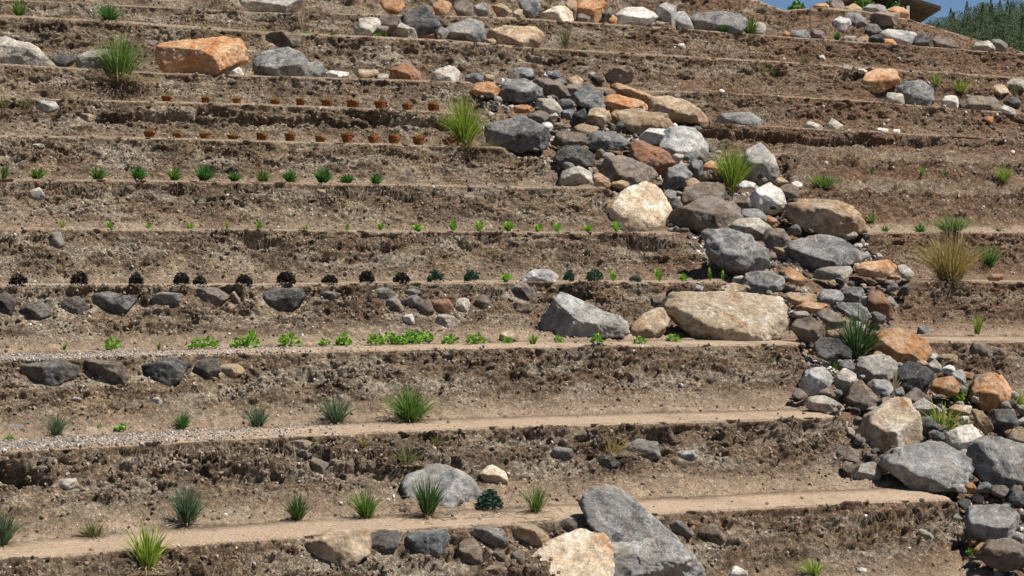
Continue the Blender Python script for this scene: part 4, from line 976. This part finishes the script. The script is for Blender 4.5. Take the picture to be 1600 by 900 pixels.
def tussock(x, y, w, h, mat, label, seed, n=170, dry=60, droop=.5, bw=.010, name='grass_tussock', cat='grass tussock', group=None, lo=0.0, drymat='straw', stalks=0, dd=1.8):
    loc, s = foot(x, y); r = thing(name, loc, label, cat, group); w *= 1.40; h *= 1.15; n = int(n * 1.4); dry = int(dry * 1.4)
    V, Fc = blades(n, h * s * 1.08, w * s * .55, bw, seed, droop, lo, base=w * s * .10); mesh_np('green_blades' if mat not in ('gold', 'straw', 'olive') else 'blades', V, Fc, LM[mat], r)
    if dry:
        V, Fc = blades(dry, h * s * .55, w * s * .60, bw * .9, seed + 1, dd, .40, base=w * s * .10); mesh_np('dry_blades', V, Fc, LM[drymat], r)
    if stalks:
        V, Fc = blades(stalks, h * s * 1.55, w * s * .55, bw * .9, seed + 2, .1, .1, base=w * s * .1); mesh_np('seed_stalks', V, Fc, LM['straw'], r)
    return r
T = tussock
T(88, 680, 44, 32, 'blue', 'blue green grass tuft on the gravel at the left, near its border', 1, 110, 20)
T(285, 669, 32, 27, 'mid', 'small bright green tuft on the gravel terrace', 2, 80, 14, bw=.013)
T(402, 667, 48, 36, 'blue', 'grey green thin tuft, fourth plant on the gravel terrace', 3, 120, 40)
T(524, 663, 62, 46, 'blue', 'olive green tuft left of the big bright green tussock', 4, 170, 40)
T(641, 660, 92, 56, 'green', 'big bright green tussock on the lower left terrace', 5, 260, 60, .7, bw=.013)
T(2, 852, 60, 58, 'blue', 'grass tuft cut by the left border on the bottom path', 6, 150, 40)
T(146, 838, 52, 26, 'olive', 'low pale yellowish grass cushion on the bottom path', 7, 120, 90, .9)
T(292, 822, 66, 62, 'blue', 'large blue green tussock on the bottom path', 8, 190, 50)
T(465, 813, 44, 42, 'dark', 'dark green tuft alone between the two larger tufts of the bottom path', 9, 130, 30)
T(572, 810, 54, 48, 'green', 'fresh green tuft left of the large grey boulder', 10, 140, 40)
T(668, 809, 52, 60, 'dark', 'dark green tuft in front of the large grey boulder', 11, 140, 60, .35, bw=.013)
T(837, 801, 42, 44, 'green', 'small grass tuft with straw foot, rightmost on the bottom path', 12, 80, 80, .35)
T(230, 893, 66, 72, 'lime', 'yellow green tuft with long straw skirt hanging over the bottom edge', 13, 80, 150, dd=3.4, droop= .4, bw=.016)
T(187, 124, 90, 70, 'green', 'tall tussock with dead skirt among the pale upper left boulders', 14, 190, 240, dd=3.2, droop= .5, bw=.018)
T(30, 24, 28, 26, 'green', 'small round green tuft in the upper left corner', 15, 120, 0, bw=.014)
T(170, 32, 46, 28, 'mid', 'dense dark green tuft near the top left', 16, 200, 0, bw=.014)
T(882, 76, 34, 40, 'olive', 'thin pale grass clump under the top middle boulders', 17, 60, 40, .3, bw=.012)
T(725, 224, 70, 78, 'lime', 'large lime green tussock at the right end of the pot rows', 18, 300, 170, dd=3.0, droop= .6, bw=.016)
T(1143, 306, 54, 74, 'lime', 'tall lime green tussock growing in the middle rubble', 19, 190, 50, .35, bw=.018)
T(1285, 290, 56, 26, 'green', 'low wide green tuft on the bare slope right of the rubble', 20, 170, 20, .6, bw=.013)
T(1488, 356, 78, 28, 'green', 'wide green tuft behind the golden grass', 21, 200, 20, .6, bw=.013)
T(1485, 437, 110, 78, 'gold', 'big golden dry tussock with long bare seed stalks', 22, 330, 130, .55, bw=.012, stalks=26)
T(1546, 418, 40, 38, 'mid', 'green tuft right of the golden tussock', 23, 110, 10, .4, bw=.014)
T(1437, 362, 34, 16, 'mid', 'low green tuft left of the golden tussock on the terrace edge', 24, 80, 0, .8, bw=.014)
T(1360, 349, 26, 17, 'green', 'green tuft touching the orange brown flat topped boulder', 25, 70, 0, .8, bw=.013)
T(1567, 288, 36, 28, 'lime', 'yellow green tuft near the right border on the bare slope', 26, 90, 40, .5, bw=.013)
T(1338, 563, 74, 76, 'dark', 'spiky dark green tussock in the lower rubble', 27, 150, 40, .5, bw=.020)
T(1527, 524, 16, 32, 'lime', 'narrow upright grass clump alone on the right terrace', 28, 40, 14, .2, bw=.014)
T(1472, 684, 70, 56, 'lime', 'spiky yellow green plant with dead leaves over the white rock', 29, 46, 60, .6, bw=.030)
T(1508, 632, 70, 34, 'lime', 'broad leaved yellow green clump left of the orange upright boulder', 30, 60, 30, .8, bw=.028)
T(1172, 51, 34, 28, 'green', 'bright green leafy tuft right of the long dark top boulder', 31, 110, 0, .6, bw=.020)
T(1192, 119, 16, 16, 'lime', 'small grass sprig left on the upper right bank', 32, 26, 8, .3, bw=.013)
T(1208, 119, 14, 18, 'mid', 'small green sprig right of its twin on the upper right bank', 33, 26, 0, .3, bw=.013)
T(1258, 101, 34, 20, 'olive', 'pale wispy grass clump on the upper right bank', 34, 70, 40, .6, bw=.012)
T(1464, 141, 18, 28, 'lime', 'upright grass clump right of the grey slope boulder', 35, 44, 10, .2, bw=.014)
T(1502, 144, 36, 24, 'lime', 'spreading grass clump above the dark brown wide rock', 36, 70, 40, .6, bw=.014)
T(1585, 152, 22, 24, 'olive', 'thin dull grass clump at the right border', 37, 40, 20, .3, bw=.012)
T(472, 48, 18, 40, 'straw', 'dry grey grass stalks on the upper terrace left of the pile', 38, 34, 20, .15, bw=.010)
T(634, 726, 50, 34, 'olive', 'drooping olive tuft hanging in the lower bank', 39, 70, 90, dd=3.4, droop= .9, bw=.011)
T(682, 700, 30, 22, 'olive', 'dry little tuft under the lip of the lower bank', 40, 50, 30, .7, bw=.010)
T(954, 708, 90, 40, 'gold', 'dead star shaped grass on the stones of the lower middle bank', 41, 60, 150, dd=3.4, droop= .9, bw=.009)
T(1272, 900, 52, 30, 'lime', 'yellow green grass clump at the bottom edge, right part', 42, 70, 40, .6, bw=.010)
T(1592, 640, 30, 28, 'lime', 'green leaves at the right border beside the orange boulder', 43, 50, 10, .7, bw=.020)
T(40, 170, 26, 18, 'olive', 'dull small tuft on the bank in the upper left', 44, 70, 20, .5, bw=.012)
T(5, 168, 22, 16, 'olive', 'dull small tuft cut by the left border in the upper left', 45, 60, 20, .5, bw=.012)
T(1395, 622, 40, 44, 'straw', 'pale dead leaves lying in the lower rubble', 46, 24, 24, .8, bw=.024)
T(320, 42, 14, 8, 'green', 'tiny weed on the upper left terrace edge', 47, 20, 0, bw=.012)
T(1383, 361, 20, 14, 'mid', 'tiny dark weed right of the flat topped boulder', 48, 40, 0, .8, bw=.016)
T(1361, 276, 18, 12, 'green', 'little weed, leftmost on the bare right slope', 49, 40, 0, .6, bw=.012)
T(1440, 273, 14, 12, 'bright', 'little bright weed in the middle of the bare right slope', 50, 40, 0, .6, bw=.012)
T(1474, 274, 16, 10, 'mid', 'little weed, rightmost on the bare right slope', 51, 30, 0, .6, bw=.012)
T(1400, 292, 16, 14, 'olive', 'faded weed in the middle of the bare right slope', 52, 30, 20, .6, bw=.012)
T(568, 700, 18, 20, 'gold', 'small yellow weed under the lower bank lip', 53, 40, 10, .4, bw=.011)
T(1561, 360, 16, 10, 'green', 'tiny weed at the right end of the terrace edge', 54, 30, 0, .6, bw=.012)

# --- rows
V, Fc = None, None
def variants(name, fn, mat, n=4):
    L = []
    for i in range(n):
        V, Fc = fn(i); me = mesh_np(name, V, Fc, LM[mat]); C.objects.unlink(me); L.append(me)
    return L
ORD = ['first', 'second', 'third', 'fourth', 'fifth', 'sixth', 'seventh', 'eighth', 'ninth', 'tenth', 'eleventh', 'twelfth', 'thirteenth', 'fourteenth', 'fifteenth', 'sixteenth', 'seventeenth', 'eighteenth', 'nineteenth', 'twentieth', 'twenty-first', 'twenty-second']
def row(name, cat, group, desc, items, kinds):
    rg = random.Random(len(items) * 3 + len(desc))
    for i, it in enumerate(items):
        x, y, w, h = it[:4]; kd = it[4] if len(it) > 4 else 0
        loc, s = foot(x, y); src = rg.choice(kinds[kd][1]); o = link_copy(src, name)
        o.location = loc; o.scale = (w * s, w * s, h * s * 1.05); o.rotation_euler = (rg.uniform(-.22, .22), rg.uniform(-.22, .22), rg.uniform(0, 6.28)); q_ = rg.uniform(.95, 1.3); o.scale = (o.scale[0] * q_, o.scale[1] * q_, o.scale[2] * rg.uniform(1.0, 1.3))
        look = kinds[kd][0]
        tag(o, '%s %s from the left %s' % (look + ',', ORD[i], desc), cat, group)
mid_v = variants('leafy_clump', lambda i: tuple(map(lambda a: a, blades(190, 1.15, .60, .075, 300 + i, .55, 0, 3, .12))), 'mid')
gre_v = variants('leafy_clump', lambda i: blades(130, 1.15, .60, .08, 310 + i, .55, 0, 3, .12), 'green')
row('leafy_clump', 'seedling', 'green leafy clumps planted in a row', 'in the row of green clumps',
  [(5, 277, 18, 18, 1), (60, 277, 26, 17, 1), (153, 280, 28, 17, 1), (216, 280, 30, 24), (271, 281, 28, 18, 1), (318, 282, 31, 24), (366, 283, 26, 16), (411, 284, 27, 15, 1), (453, 284, 29, 19), (503, 285, 29, 21), (543, 286, 26, 14), (586, 287, 26, 17)],
  [('dark green leafy clump', mid_v), ('lighter green leafy clump', gre_v)])
li_v = variants('seedling', lambda i: rosette(13, 1.1, 1.0, 320 + i, .26), 'bright')
lo_v = variants('seedling', lambda i: blades(26, 1.1, .5, .12, 330 + i, .4, 0, 3, .1), 'lime')
row('seedling', 'seedling', 'light green seedlings in a row below the green clumps', 'in the light seedling row',
  [(97, 356, 18, 12, 1), (173, 356, 20, 9), (232, 357, 15, 7), (296, 357, 20, 7), (355, 357, 8, 15, 1), (405, 358, 20, 11), (478, 358, 11, 9, 1), (541, 359, 12, 8), (595, 360, 16, 10), (650, 360, 24, 10), (708, 361, 22, 13), (748, 361, 20, 13), (795, 361, 23, 13), (841, 362, 20, 10), (871, 362, 24, 12), (918, 362, 24, 9), (963, 363, 22, 13)],
  [('broad leaved light green seedling', li_v), ('thin leaved light green seedling', lo_v)])
bl_v = variants('dark_plant', lambda i: leafy(600, .85, .80, 340 + i, .14), 'black')
te_v = variants('dark_plant', lambda i: leafy(520, 1.1, .95, 350 + i, .15), 'teal')
row('bushy_seedling', 'seedling', 'dark round plants in a row at eye level', 'in the dark plant row',
  [(30, 443, 26, 20), (124, 442, 30, 25), (213, 442, 26, 22), (284, 442, 27, 20), (312, 442, 25, 17), (382, 441, 28, 19), (446, 440, 29, 21), (515, 440, 27, 17), (573, 439, 25, 19), (627, 439, 25, 16), (681, 440, 23, 16, 1), (738, 440, 23, 17, 1), (791, 440, 26, 10, 2), (888, 440, 17, 16, 1), (930, 441, 28, 15, 1), (958, 440, 14, 15, 2), (992, 441, 20, 9, 1), (1031, 440, 15, 14, 2), (1068, 441, 20, 9, 2), (1110, 438, 9, 14, 2), (1130, 437, 9, 14, 2)],
  [('black round bushy seedling', bl_v), ('blue green low seedling', te_v), ('small bright green seedling', li_v)])
br_v = variants('lettuce', lambda i: tuple(a for a in leafy(90, .9, .9, 360 + i, .24)), 'bright')
row('lettuce_plant', 'seedling', 'bright green leafy plants in a row', 'in the bright green plant row',
  [(34, 550, 9, 8, 1), (100, 550, 14, 12, 1), (175, 548, 29, 18), (248, 547, 15, 13, 1), (306, 546, 24, 19), (327, 545, 22, 21), (374, 543, 22, 16), (393, 543, 30, 24), (453, 542, 32, 20), (507, 541, 19, 14), (536, 540, 29, 22), (587, 540, 29, 18), (607, 538, 26, 19), (624, 538, 22, 15), (645, 537, 32, 21), (665, 536, 24, 18), (703, 538, 29, 15), (736, 538, 16, 15), (749, 537, 18, 19), (792, 536, 16, 10), (832, 538, 22, 17, 1), (873, 535, 19, 14)],
  [('bright green leafy plant', br_v), ('little spiky green plant', lo_v)])
row('lettuce_plant', 'seedling', 'bright green leafy plants before the middle boulders', 'before the middle boulders',
  [(933, 536, 20, 14), (1000, 537, 22, 13), (1052, 534, 22, 13)], [('bright green leafy plant', br_v)])
def one(x, y, w, h, kinds, label, name='small_plant', cat='plant', seed=1):
    loc, s = foot(x, y); o = link_copy(kinds[seed % len(kinds)], name); o.location = loc; o.scale = (w * s, w * s, h * s); tag(o, label, cat)
one(192, 674, 28, 15, br_v, 'low bright green plant on the gravel, between two grass tufts')
one(14, 687, 13, 12, br_v, 'tiny bright plant at the left end of the gravel', seed=2)
one(155, 670, 8, 8, br_v, 'tiniest green sprout on the gravel terrace', seed=3)
one(765, 797, 42, 30, te_v, 'dark twiggy little shrub right of the large grey tuft boulder', 'small_shrub', 'shrub')
one(1303, 580, 20, 20, br_v, 'yellow green cushion plant in the lower rubble', 'cushion_plant')
one(1130, 47, 24, 14, mid_v, 'low green plant in front of the long dark top boulder')
one(1308, 61, 15, 15, mid_v, 'round green bush on the upper right terrace', seed=2)
one(1517, 872, 15, 13, br_v, 'small green plant beside the round grey corner boulder')
one(90, 27, 20, 7, gre_v, 'flat weed between the two tufts of the upper left corner')
one(411, 44, 10, 6, br_v, 'tiny weed left of the dry grey stalks')
one(483, 50, 14, 6, br_v, 'tiny weed right of the dry grey stalks', seed=2)
one(521, 49, 12, 6, mid_v, 'tiny weed halfway to the upper pile')
one(590, 54, 14, 8, br_v, 'green weed in front of the brown upper pile stone')
one(602, 58, 12, 9, mid_v, 'green weed touching the white speckled rock', seed=3)
one(912, 77, 12, 6, mid_v, 'small weed right of the thin pale clump')
one(1271, 148, 9, 6, br_v, 'tiny light green weed on the right slope')

# --- pot rows
potm = NT('terracotta'); g_ = potm.new('ShaderNodeNewGeometry')
POT = potm.fin(potm.ramp(potm.noise(g_.outputs['Position'], 45, 4, .7), [(.35, (.05, .018, .008)), (.5, (.17, .058, .017)), (.68, (.36, .15, .045))]), potm.bump(potm.noise(g_.outputs['Position'], 70, 3, .7), .7, .01))
def pot_mesh(seed):
    rg = np.random.default_rng(seed); n = 14; V = []; Fc = []
    prof = [(.30, 0), (.36, .18), (.43, .45), (.47, .62), (.50, .64), (.50, .80), (.44, .80), (.40, .66), (0.02, .62)]
    for r, z in prof:
        for i in range(n):
            a = 6.2832 * i / n; rr = r * (1 + rg.uniform(-.10, .10)); V.append((rr * math.cos(a), rr * math.sin(a), z + rg.uniform(-.035, .035)))
    for j in range(len(prof) - 1):
        for i in range(n):
            a = j * n + i; b = j * n + (i + 1) % n; Fc.append((a, b, b + n, a + n))
    return np.array(V), np.array(Fc)
pots = []
for i in range(3):
    V, Fc = pot_mesh(i); o = mesh_np('pot', V, Fc, POT, smooth=False); C.objects.unlink(o); pots.append(o)
def sprigs(i):
    V, Fc = blades(40, .75, .62, .06, 400 + i, .5, 0, 3, .2); V[:, 2] += .60; return V, Fc
spr = variants('sprigs', sprigs, 'gold'); sprg = variants('sprigs', lambda i: (lambda v: (v[0] * np.array([.8, .8, .8]) + np.array([0, 0, .6]), v[1]))(leafy(60, .7, .9, 420 + i, .26)), 'mid')
def pot_row(items, desc, group):
    rg = random.Random(5)
    for i, (x, y, w, h, gk) in enumerate(items):
        loc, s = foot(x, y); col = 'a green sprout' if gk else 'dry yellow sprigs'
        r = thing('potted_seedling', loc, 'rusty clay pot with %s, %s from the left %s' % (col, ORD[i], desc), 'pot', group)
        r.rotation_euler = (rg.uniform(-.2, .2), rg.uniform(-.2, .2), rg.uniform(0, 6.28))
        p = link_copy(rg.choice(pots), 'pot', r); p.scale = (w * s, w * s, max(h, 9) * s * 1.3)
        q = link_copy(rg.choice(sprg if gk else spr), 'sprigs', r); q.scale = (w * s, w * s, max(h, 9) * s * 1.3)
pot_row([(261, 160, 16, 10, 0), (320, 161, 14, 6, 0), (371, 164, 14, 8, 0), (430, 166, 16, 9, 0), (468, 167, 15, 11, 0), (510, 168, 18, 11, 0), (549, 170, 20, 11, 0), (595, 171, 20, 12, 0), (637, 173, 17, 10, 0), (677, 174, 19, 12, 0)], 'in the upper pot row', 'rusty pots in the upper row')
pot_row([(234, 215, 18, 11, 0), (275, 215, 15, 8, 0), (321, 217, 17, 10, 0), (364, 218, 18, 9, 0), (407, 219, 18, 12, 0), (453, 220, 18, 13, 0), (499, 221, 17, 9, 0), (543, 222, 20, 14, 0), (584, 223, 18, 12, 0), (615, 224, 19, 14, 1), (655, 225, 20, 14, 0), (703, 226, 20, 12, 0)], 'in the lower pot row', 'rusty pots in the lower row')
o = pots[0]

# --- dry roots and straw hanging from the lips: uncountable litter
rg = np.random.default_rng(77); V = []; Fc = []
def strand(p, d, L, w, sag):
    s0 = len(V); sx = rg.uniform(-1, 1); 
    for j in range(4):
        t = j / 3; q = p + d * L * t + np.array([0, 0, -1]) * sag * L * t * t; ww = w * (1 - .7 * t)
        V.append(q + np.array([ww, 0, ww * sx])); V.append(q - np.array([ww, 0, ww * sx]))
    for j in range(3):
        a = s0 + 2 * j; Fc.append((a, a + 1, a + 3, a + 2))
for (x0, x1, y0, y1, n) in ((450, 790, 292, 308, 520), (60, 480, 288, 300, 260), (20, 60, 228, 240, 60), (280, 360, 695, 705, 170), (150, 720, 690, 715, 420), (0, 800, 368, 385, 240), (560, 900, 240, 256, 120), (900, 1090, 372, 388, 160), (1100, 1590, 215, 228, 160), (700, 1250, 560, 580, 160), (880, 1200, 100, 112, 60), (300, 640, 860, 890, 120), (500, 800, 456, 470, 160), (1200, 1560, 800, 815, 120)):
    for i in range(n):
        p, nn = surf(rg.uniform(x0, x1), rg.uniform(y0, y1)); strand(np.array(p) + nn * .01, np.array([rg.normal(0, .35), -.5 + rg.normal(0, .2), rg.uniform(-.7, .2)]), rg.uniform(.05, .20), .0022, .9)
for i in range(1500):      # straw lying about on treads and toes
    x = rg.uniform(0, 1600); y = rg.choice([rg.uniform(760, 870), rg.uniform(640, 700), rg.uniform(0, 900)])
    if pile_mask(np.array([x]), np.array([y]))[1][0] > .5 and rg.uniform() < .6: continue
    p, nn = surf(x, y); a = rg.uniform(0, 6.28); strand(np.array(p) + nn * .008, np.array([math.cos(a), math.sin(a) * .6, rg.uniform(-.1, .15)]), rg.uniform(.03, .12), .002, .1)
for (cx, cy, w, h, n) in ((672, 806, 60, 14, 260), (620, 795, 30, 14, 160), (770, 803, 40, 10, 120), (838, 803, 50, 12, 120), (735, 745, 20, 25, 80), (850, 822, 36, 14, 120)):
    for i in range(n):
        p, nn = surf(cx + rg.normal(0, w / 2), cy + rg.normal(0, h / 2)); a = rg.uniform(0, 6.28)
        strand(np.array(p) + nn * .015, np.array([math.cos(a), math.sin(a) * .6, rg.uniform(-.1, .3)]), rg.uniform(.06, .2), .003, .3)
tag(mesh_np('dry_roots', np.array(V), np.array(Fc), LM['root']), 'dry roots and straw hanging from the terrace lips', 'roots', kind='stuff')

# ------------------------------------------------------------------ thin post, hut, bushes, forest behind
def box(V, Fc, c, d, rot=0):
    q = len(V); cr, sr = math.cos(rot), math.sin(rot)
    for dx in (-1, 1):
        for dy in (-1, 1):
            for dz in (-1, 1):
                x, y = dx * d[0] / 2, dy * d[1] / 2; V.append((c[0] + x * cr - y * sr, c[1] + x * sr + y * cr, c[2] + dz * d[2] / 2))
    for f in ((0, 1, 3, 2), (4, 6, 7, 5), (0, 4, 5, 1), (2, 3, 7, 6), (0, 2, 6, 4), (1, 5, 7, 3)): Fc.append(tuple(q + i for i in f))
def wood(name, c1, c2):
    k = NT(name); g = k.new('ShaderNodeNewGeometry'); return k.fin(k.ramp(k.noise(g.outputs['Position'], 9, 5, .7), [(.35, c1), (.65, c2)]), k.bump(k.noise(g.outputs['Position'], 25, 4, .7), .5, .01))
WD = wood('weathered_wood', (.10, .08, .06), (.22, .185, .15)); WH = wood('white_post_paint', (.6, .6, .58), (.78, .78, .76)); WALL = wood('dark_wall', (.035, .028, .022), (.07, .055, .045)); ROOF = wood('grey_roof', (.045, .038, .032), (.12, .105, .09))
loc, s = foot(1266, 58); V, Fc = [], []
for i in range(4): box(V, Fc, (0.004 * math.sin(i * 2), 0, .1 + .2 * i), (.022 - .003 * i, .022 - .003 * i, .202))
o = mesh_np('stake', np.array(V), np.array(Fc), WD, smooth=False); o.location = loc; tag(o, 'thin dark stake standing between two rocks at the upper right', 'stake')
HYd = 56.0; sH = HYd / F; hx = (1375 - 800) * sH; zr = (HY - 13) * sH; gz = 5.4
hut = thing('hut', (hx, HYd + 1.6, gz), 'small hut with grey overhanging roof behind the rocky crest', 'hut')
V, Fc = [], []; box(V, Fc, (0, 0, (zr - gz) / 2 - .1), (2.2, 2.4, zr - gz - .2)); mesh_np('wall', np.array(V), np.array(Fc), WALL, hut, False)
roof_o = None
def roofmesh():
    V = []; Fc = []; n = 40
    for side in (0, 1):
        for j in range(n + 1):
            yy = -1.7 + 3.0 * j / n; cz = .03 * math.sin(j * 1.7)
            for i, (xx, zz) in enumerate(((-1.98, 0.10), (0, .72), (1.98, 0.10)) if side == 0 else ((-1.98, 0.0), (0, .62), (1.98, 0.0))):
                V.append((xx, yy, zz + cz))
    k = (n + 1) * 3
    for j in range(n):
        for i in range(2):
            a = j * 3 + i; Fc.append((a, a + 1, a + 4, a + 3)); Fc.append((k + a, k + a + 3, k + a + 4, k + a + 1))
        for i in (0, 2):
            a = j * 3 + i; Fc.append((a, a + 3, a + 3 + k, a + k))
    for j in (0, n):
        for i in range(2):
            a = j * 3 + i; Fc.append((a, a + k, a + k + 1, a + 1))
    return np.array(V), np.array(Fc)
V, Fc = roofmesh(); rf_ = mesh_np('roof', V, Fc, ROOF, hut, False); rf_.location = (0, 0, zr - gz - .05)
for sx in (-1, 1):
    for sy in (-1, 1):
        V, Fc = [], []; box(V, Fc, (0, 0, (zr - gz) / 2), (.09, .09, zr - gz + .1)); p = mesh_np('post', np.array(V), np.array(Fc), WH, hut, False); p.location = (sx * 1.0 - .12, sy * 1.75, 0)
def bush(x, ytop, wpx, Y, zbase, label, seed, mat='green'):
    s = Y / F; z = (HY - ytop) * s; h = z - zbase; r = thing('shrub', ((x - 800) * s, Y, zbase), label, 'shrub', None)
    V, Fc = leafy(2600, h, wpx * s, seed, .13); mesh_np('foliage', V, Fc, LM[mat], r)
    V, Fc = blades(14, h * .8, wpx * s * .3, .05, seed, .1); mesh_np('stems', V, Fc, WD, r)
bush(1245, 1, 50, 46.5, 5.9, 'green bush on the crest right of the sky gap', 1, 'mid')
bush(1300, -4, 60, 47.5, 5.9, 'bright green bush on the crest above the orange stone', 2, 'green')
bush(1350, -8, 62, 48.5, 5.8, 'light green bush on the crest left of the hut', 3, 'green')
bush(1398, -6, 46, 48.5, 5.7, 'dark green bush beside the hut wall', 4, 'dark')

HC = [(700, 140), (1380, 62), (1440, 64), (1452, 52), (1480, 45), (1500, 40), (1530, 28), (1560, 26), (1580, 20), (1600, 24), (1680, 14), (1900, -30), (2400, -50)]
def crest(x): return np.interp(x, [a for a, b in HC], [b for a, b in HC])
hxs = np.linspace(700, 2400, 120); hts = np.linspace(0, 1, 30); Pt = []
def hill_pt(x, t):
    Y = 520 + 380 * t; zc = (HY - crest(x)) / F * 900; z = -9 + (zc + 9) * t ** .9 + 3 * math.sin(x * .021 + 4 * t) * t * (1 - t) * 3
    return ((x - 800) / F * Y, Y, z)
for t in hts:
    for x in hxs: Pt.append(hill_pt(x, t))
ix = np.arange(len(Pt)).reshape(30, 120); Fq = np.stack([ix[:-1, :-1], ix[:-1, 1:], ix[1:, 1:], ix[1:, :-1]], -1).reshape(-1, 4)
HM = wood('forest_floor', (.02, .03, .012), (.04, .05, .02)); tag(mesh_np('far_hill', np.array(Pt), Fq, HM), kind='structure')
# the wood on it: crowns of leaf clumps round trunks, one mass
rg = np.random.default_rng(3); VV = []; FF = []; base = 0
for i in range(1500):
    x = rg.uniform(1385, 1760); t = rg.uniform(.30, 1.0) ** .6; c = np.array(hill_pt(x, t)); conif = rg.uniform() < .12
    H_ = rg.uniform(5, 9.5) * (1.25 if conif else 1); Wd = H_ * (.40 if conif else .80); n = 260
    u = rg.uniform(0, 1, n) ** .8; th = rg.uniform(0, 6.283, n); rad = Wd / 2 * ((1 - u) ** .8 if conif else np.sqrt(np.clip(1 - ((u - .5) / .53) ** 2, .02, 1))) * rg.uniform(.6, 1.05, n)
    cen = np.stack([rad * np.cos(th), rad * np.sin(th), H_ * (.12 + .88 * u)], 1) + c
    a = rg.normal(0, 1, (n, 3)); a /= np.linalg.norm(a, axis=1)[:, None]; b = np.cross(a, rg.normal(0, 1, (n, 3))); b /= np.linalg.norm(b, axis=1)[:, None]
    sz = H_ * .032
    VV.append(np.stack([cen - a * sz, cen + b * sz * .8, cen + a * sz, cen - b * sz * .8], 1).reshape(-1, 3)); FF.append(np.arange(4 * n).reshape(n, 4) + base); base += 4 * n
    tr = np.array([c + (-.12, 0, 0), c + (.12, 0, 0), c + (.05, 0, H_ * .8), c + (-.05, 0, H_ * .8)]); VV.append(tr); FF.append(np.arange(4).reshape(1, 4) + base); base += 4
FM = leaf_mat('forest_leaves', (.03, .055, .03), (.08, .12, .05), (.20, .24, .11), .3)
k_ = FM.node_tree
tag(mesh_np('forest', np.concatenate(VV), np.concatenate(FF), FM, smooth=False), 'dense dark green wood covering the far hillside', 'forest', kind='stuff')
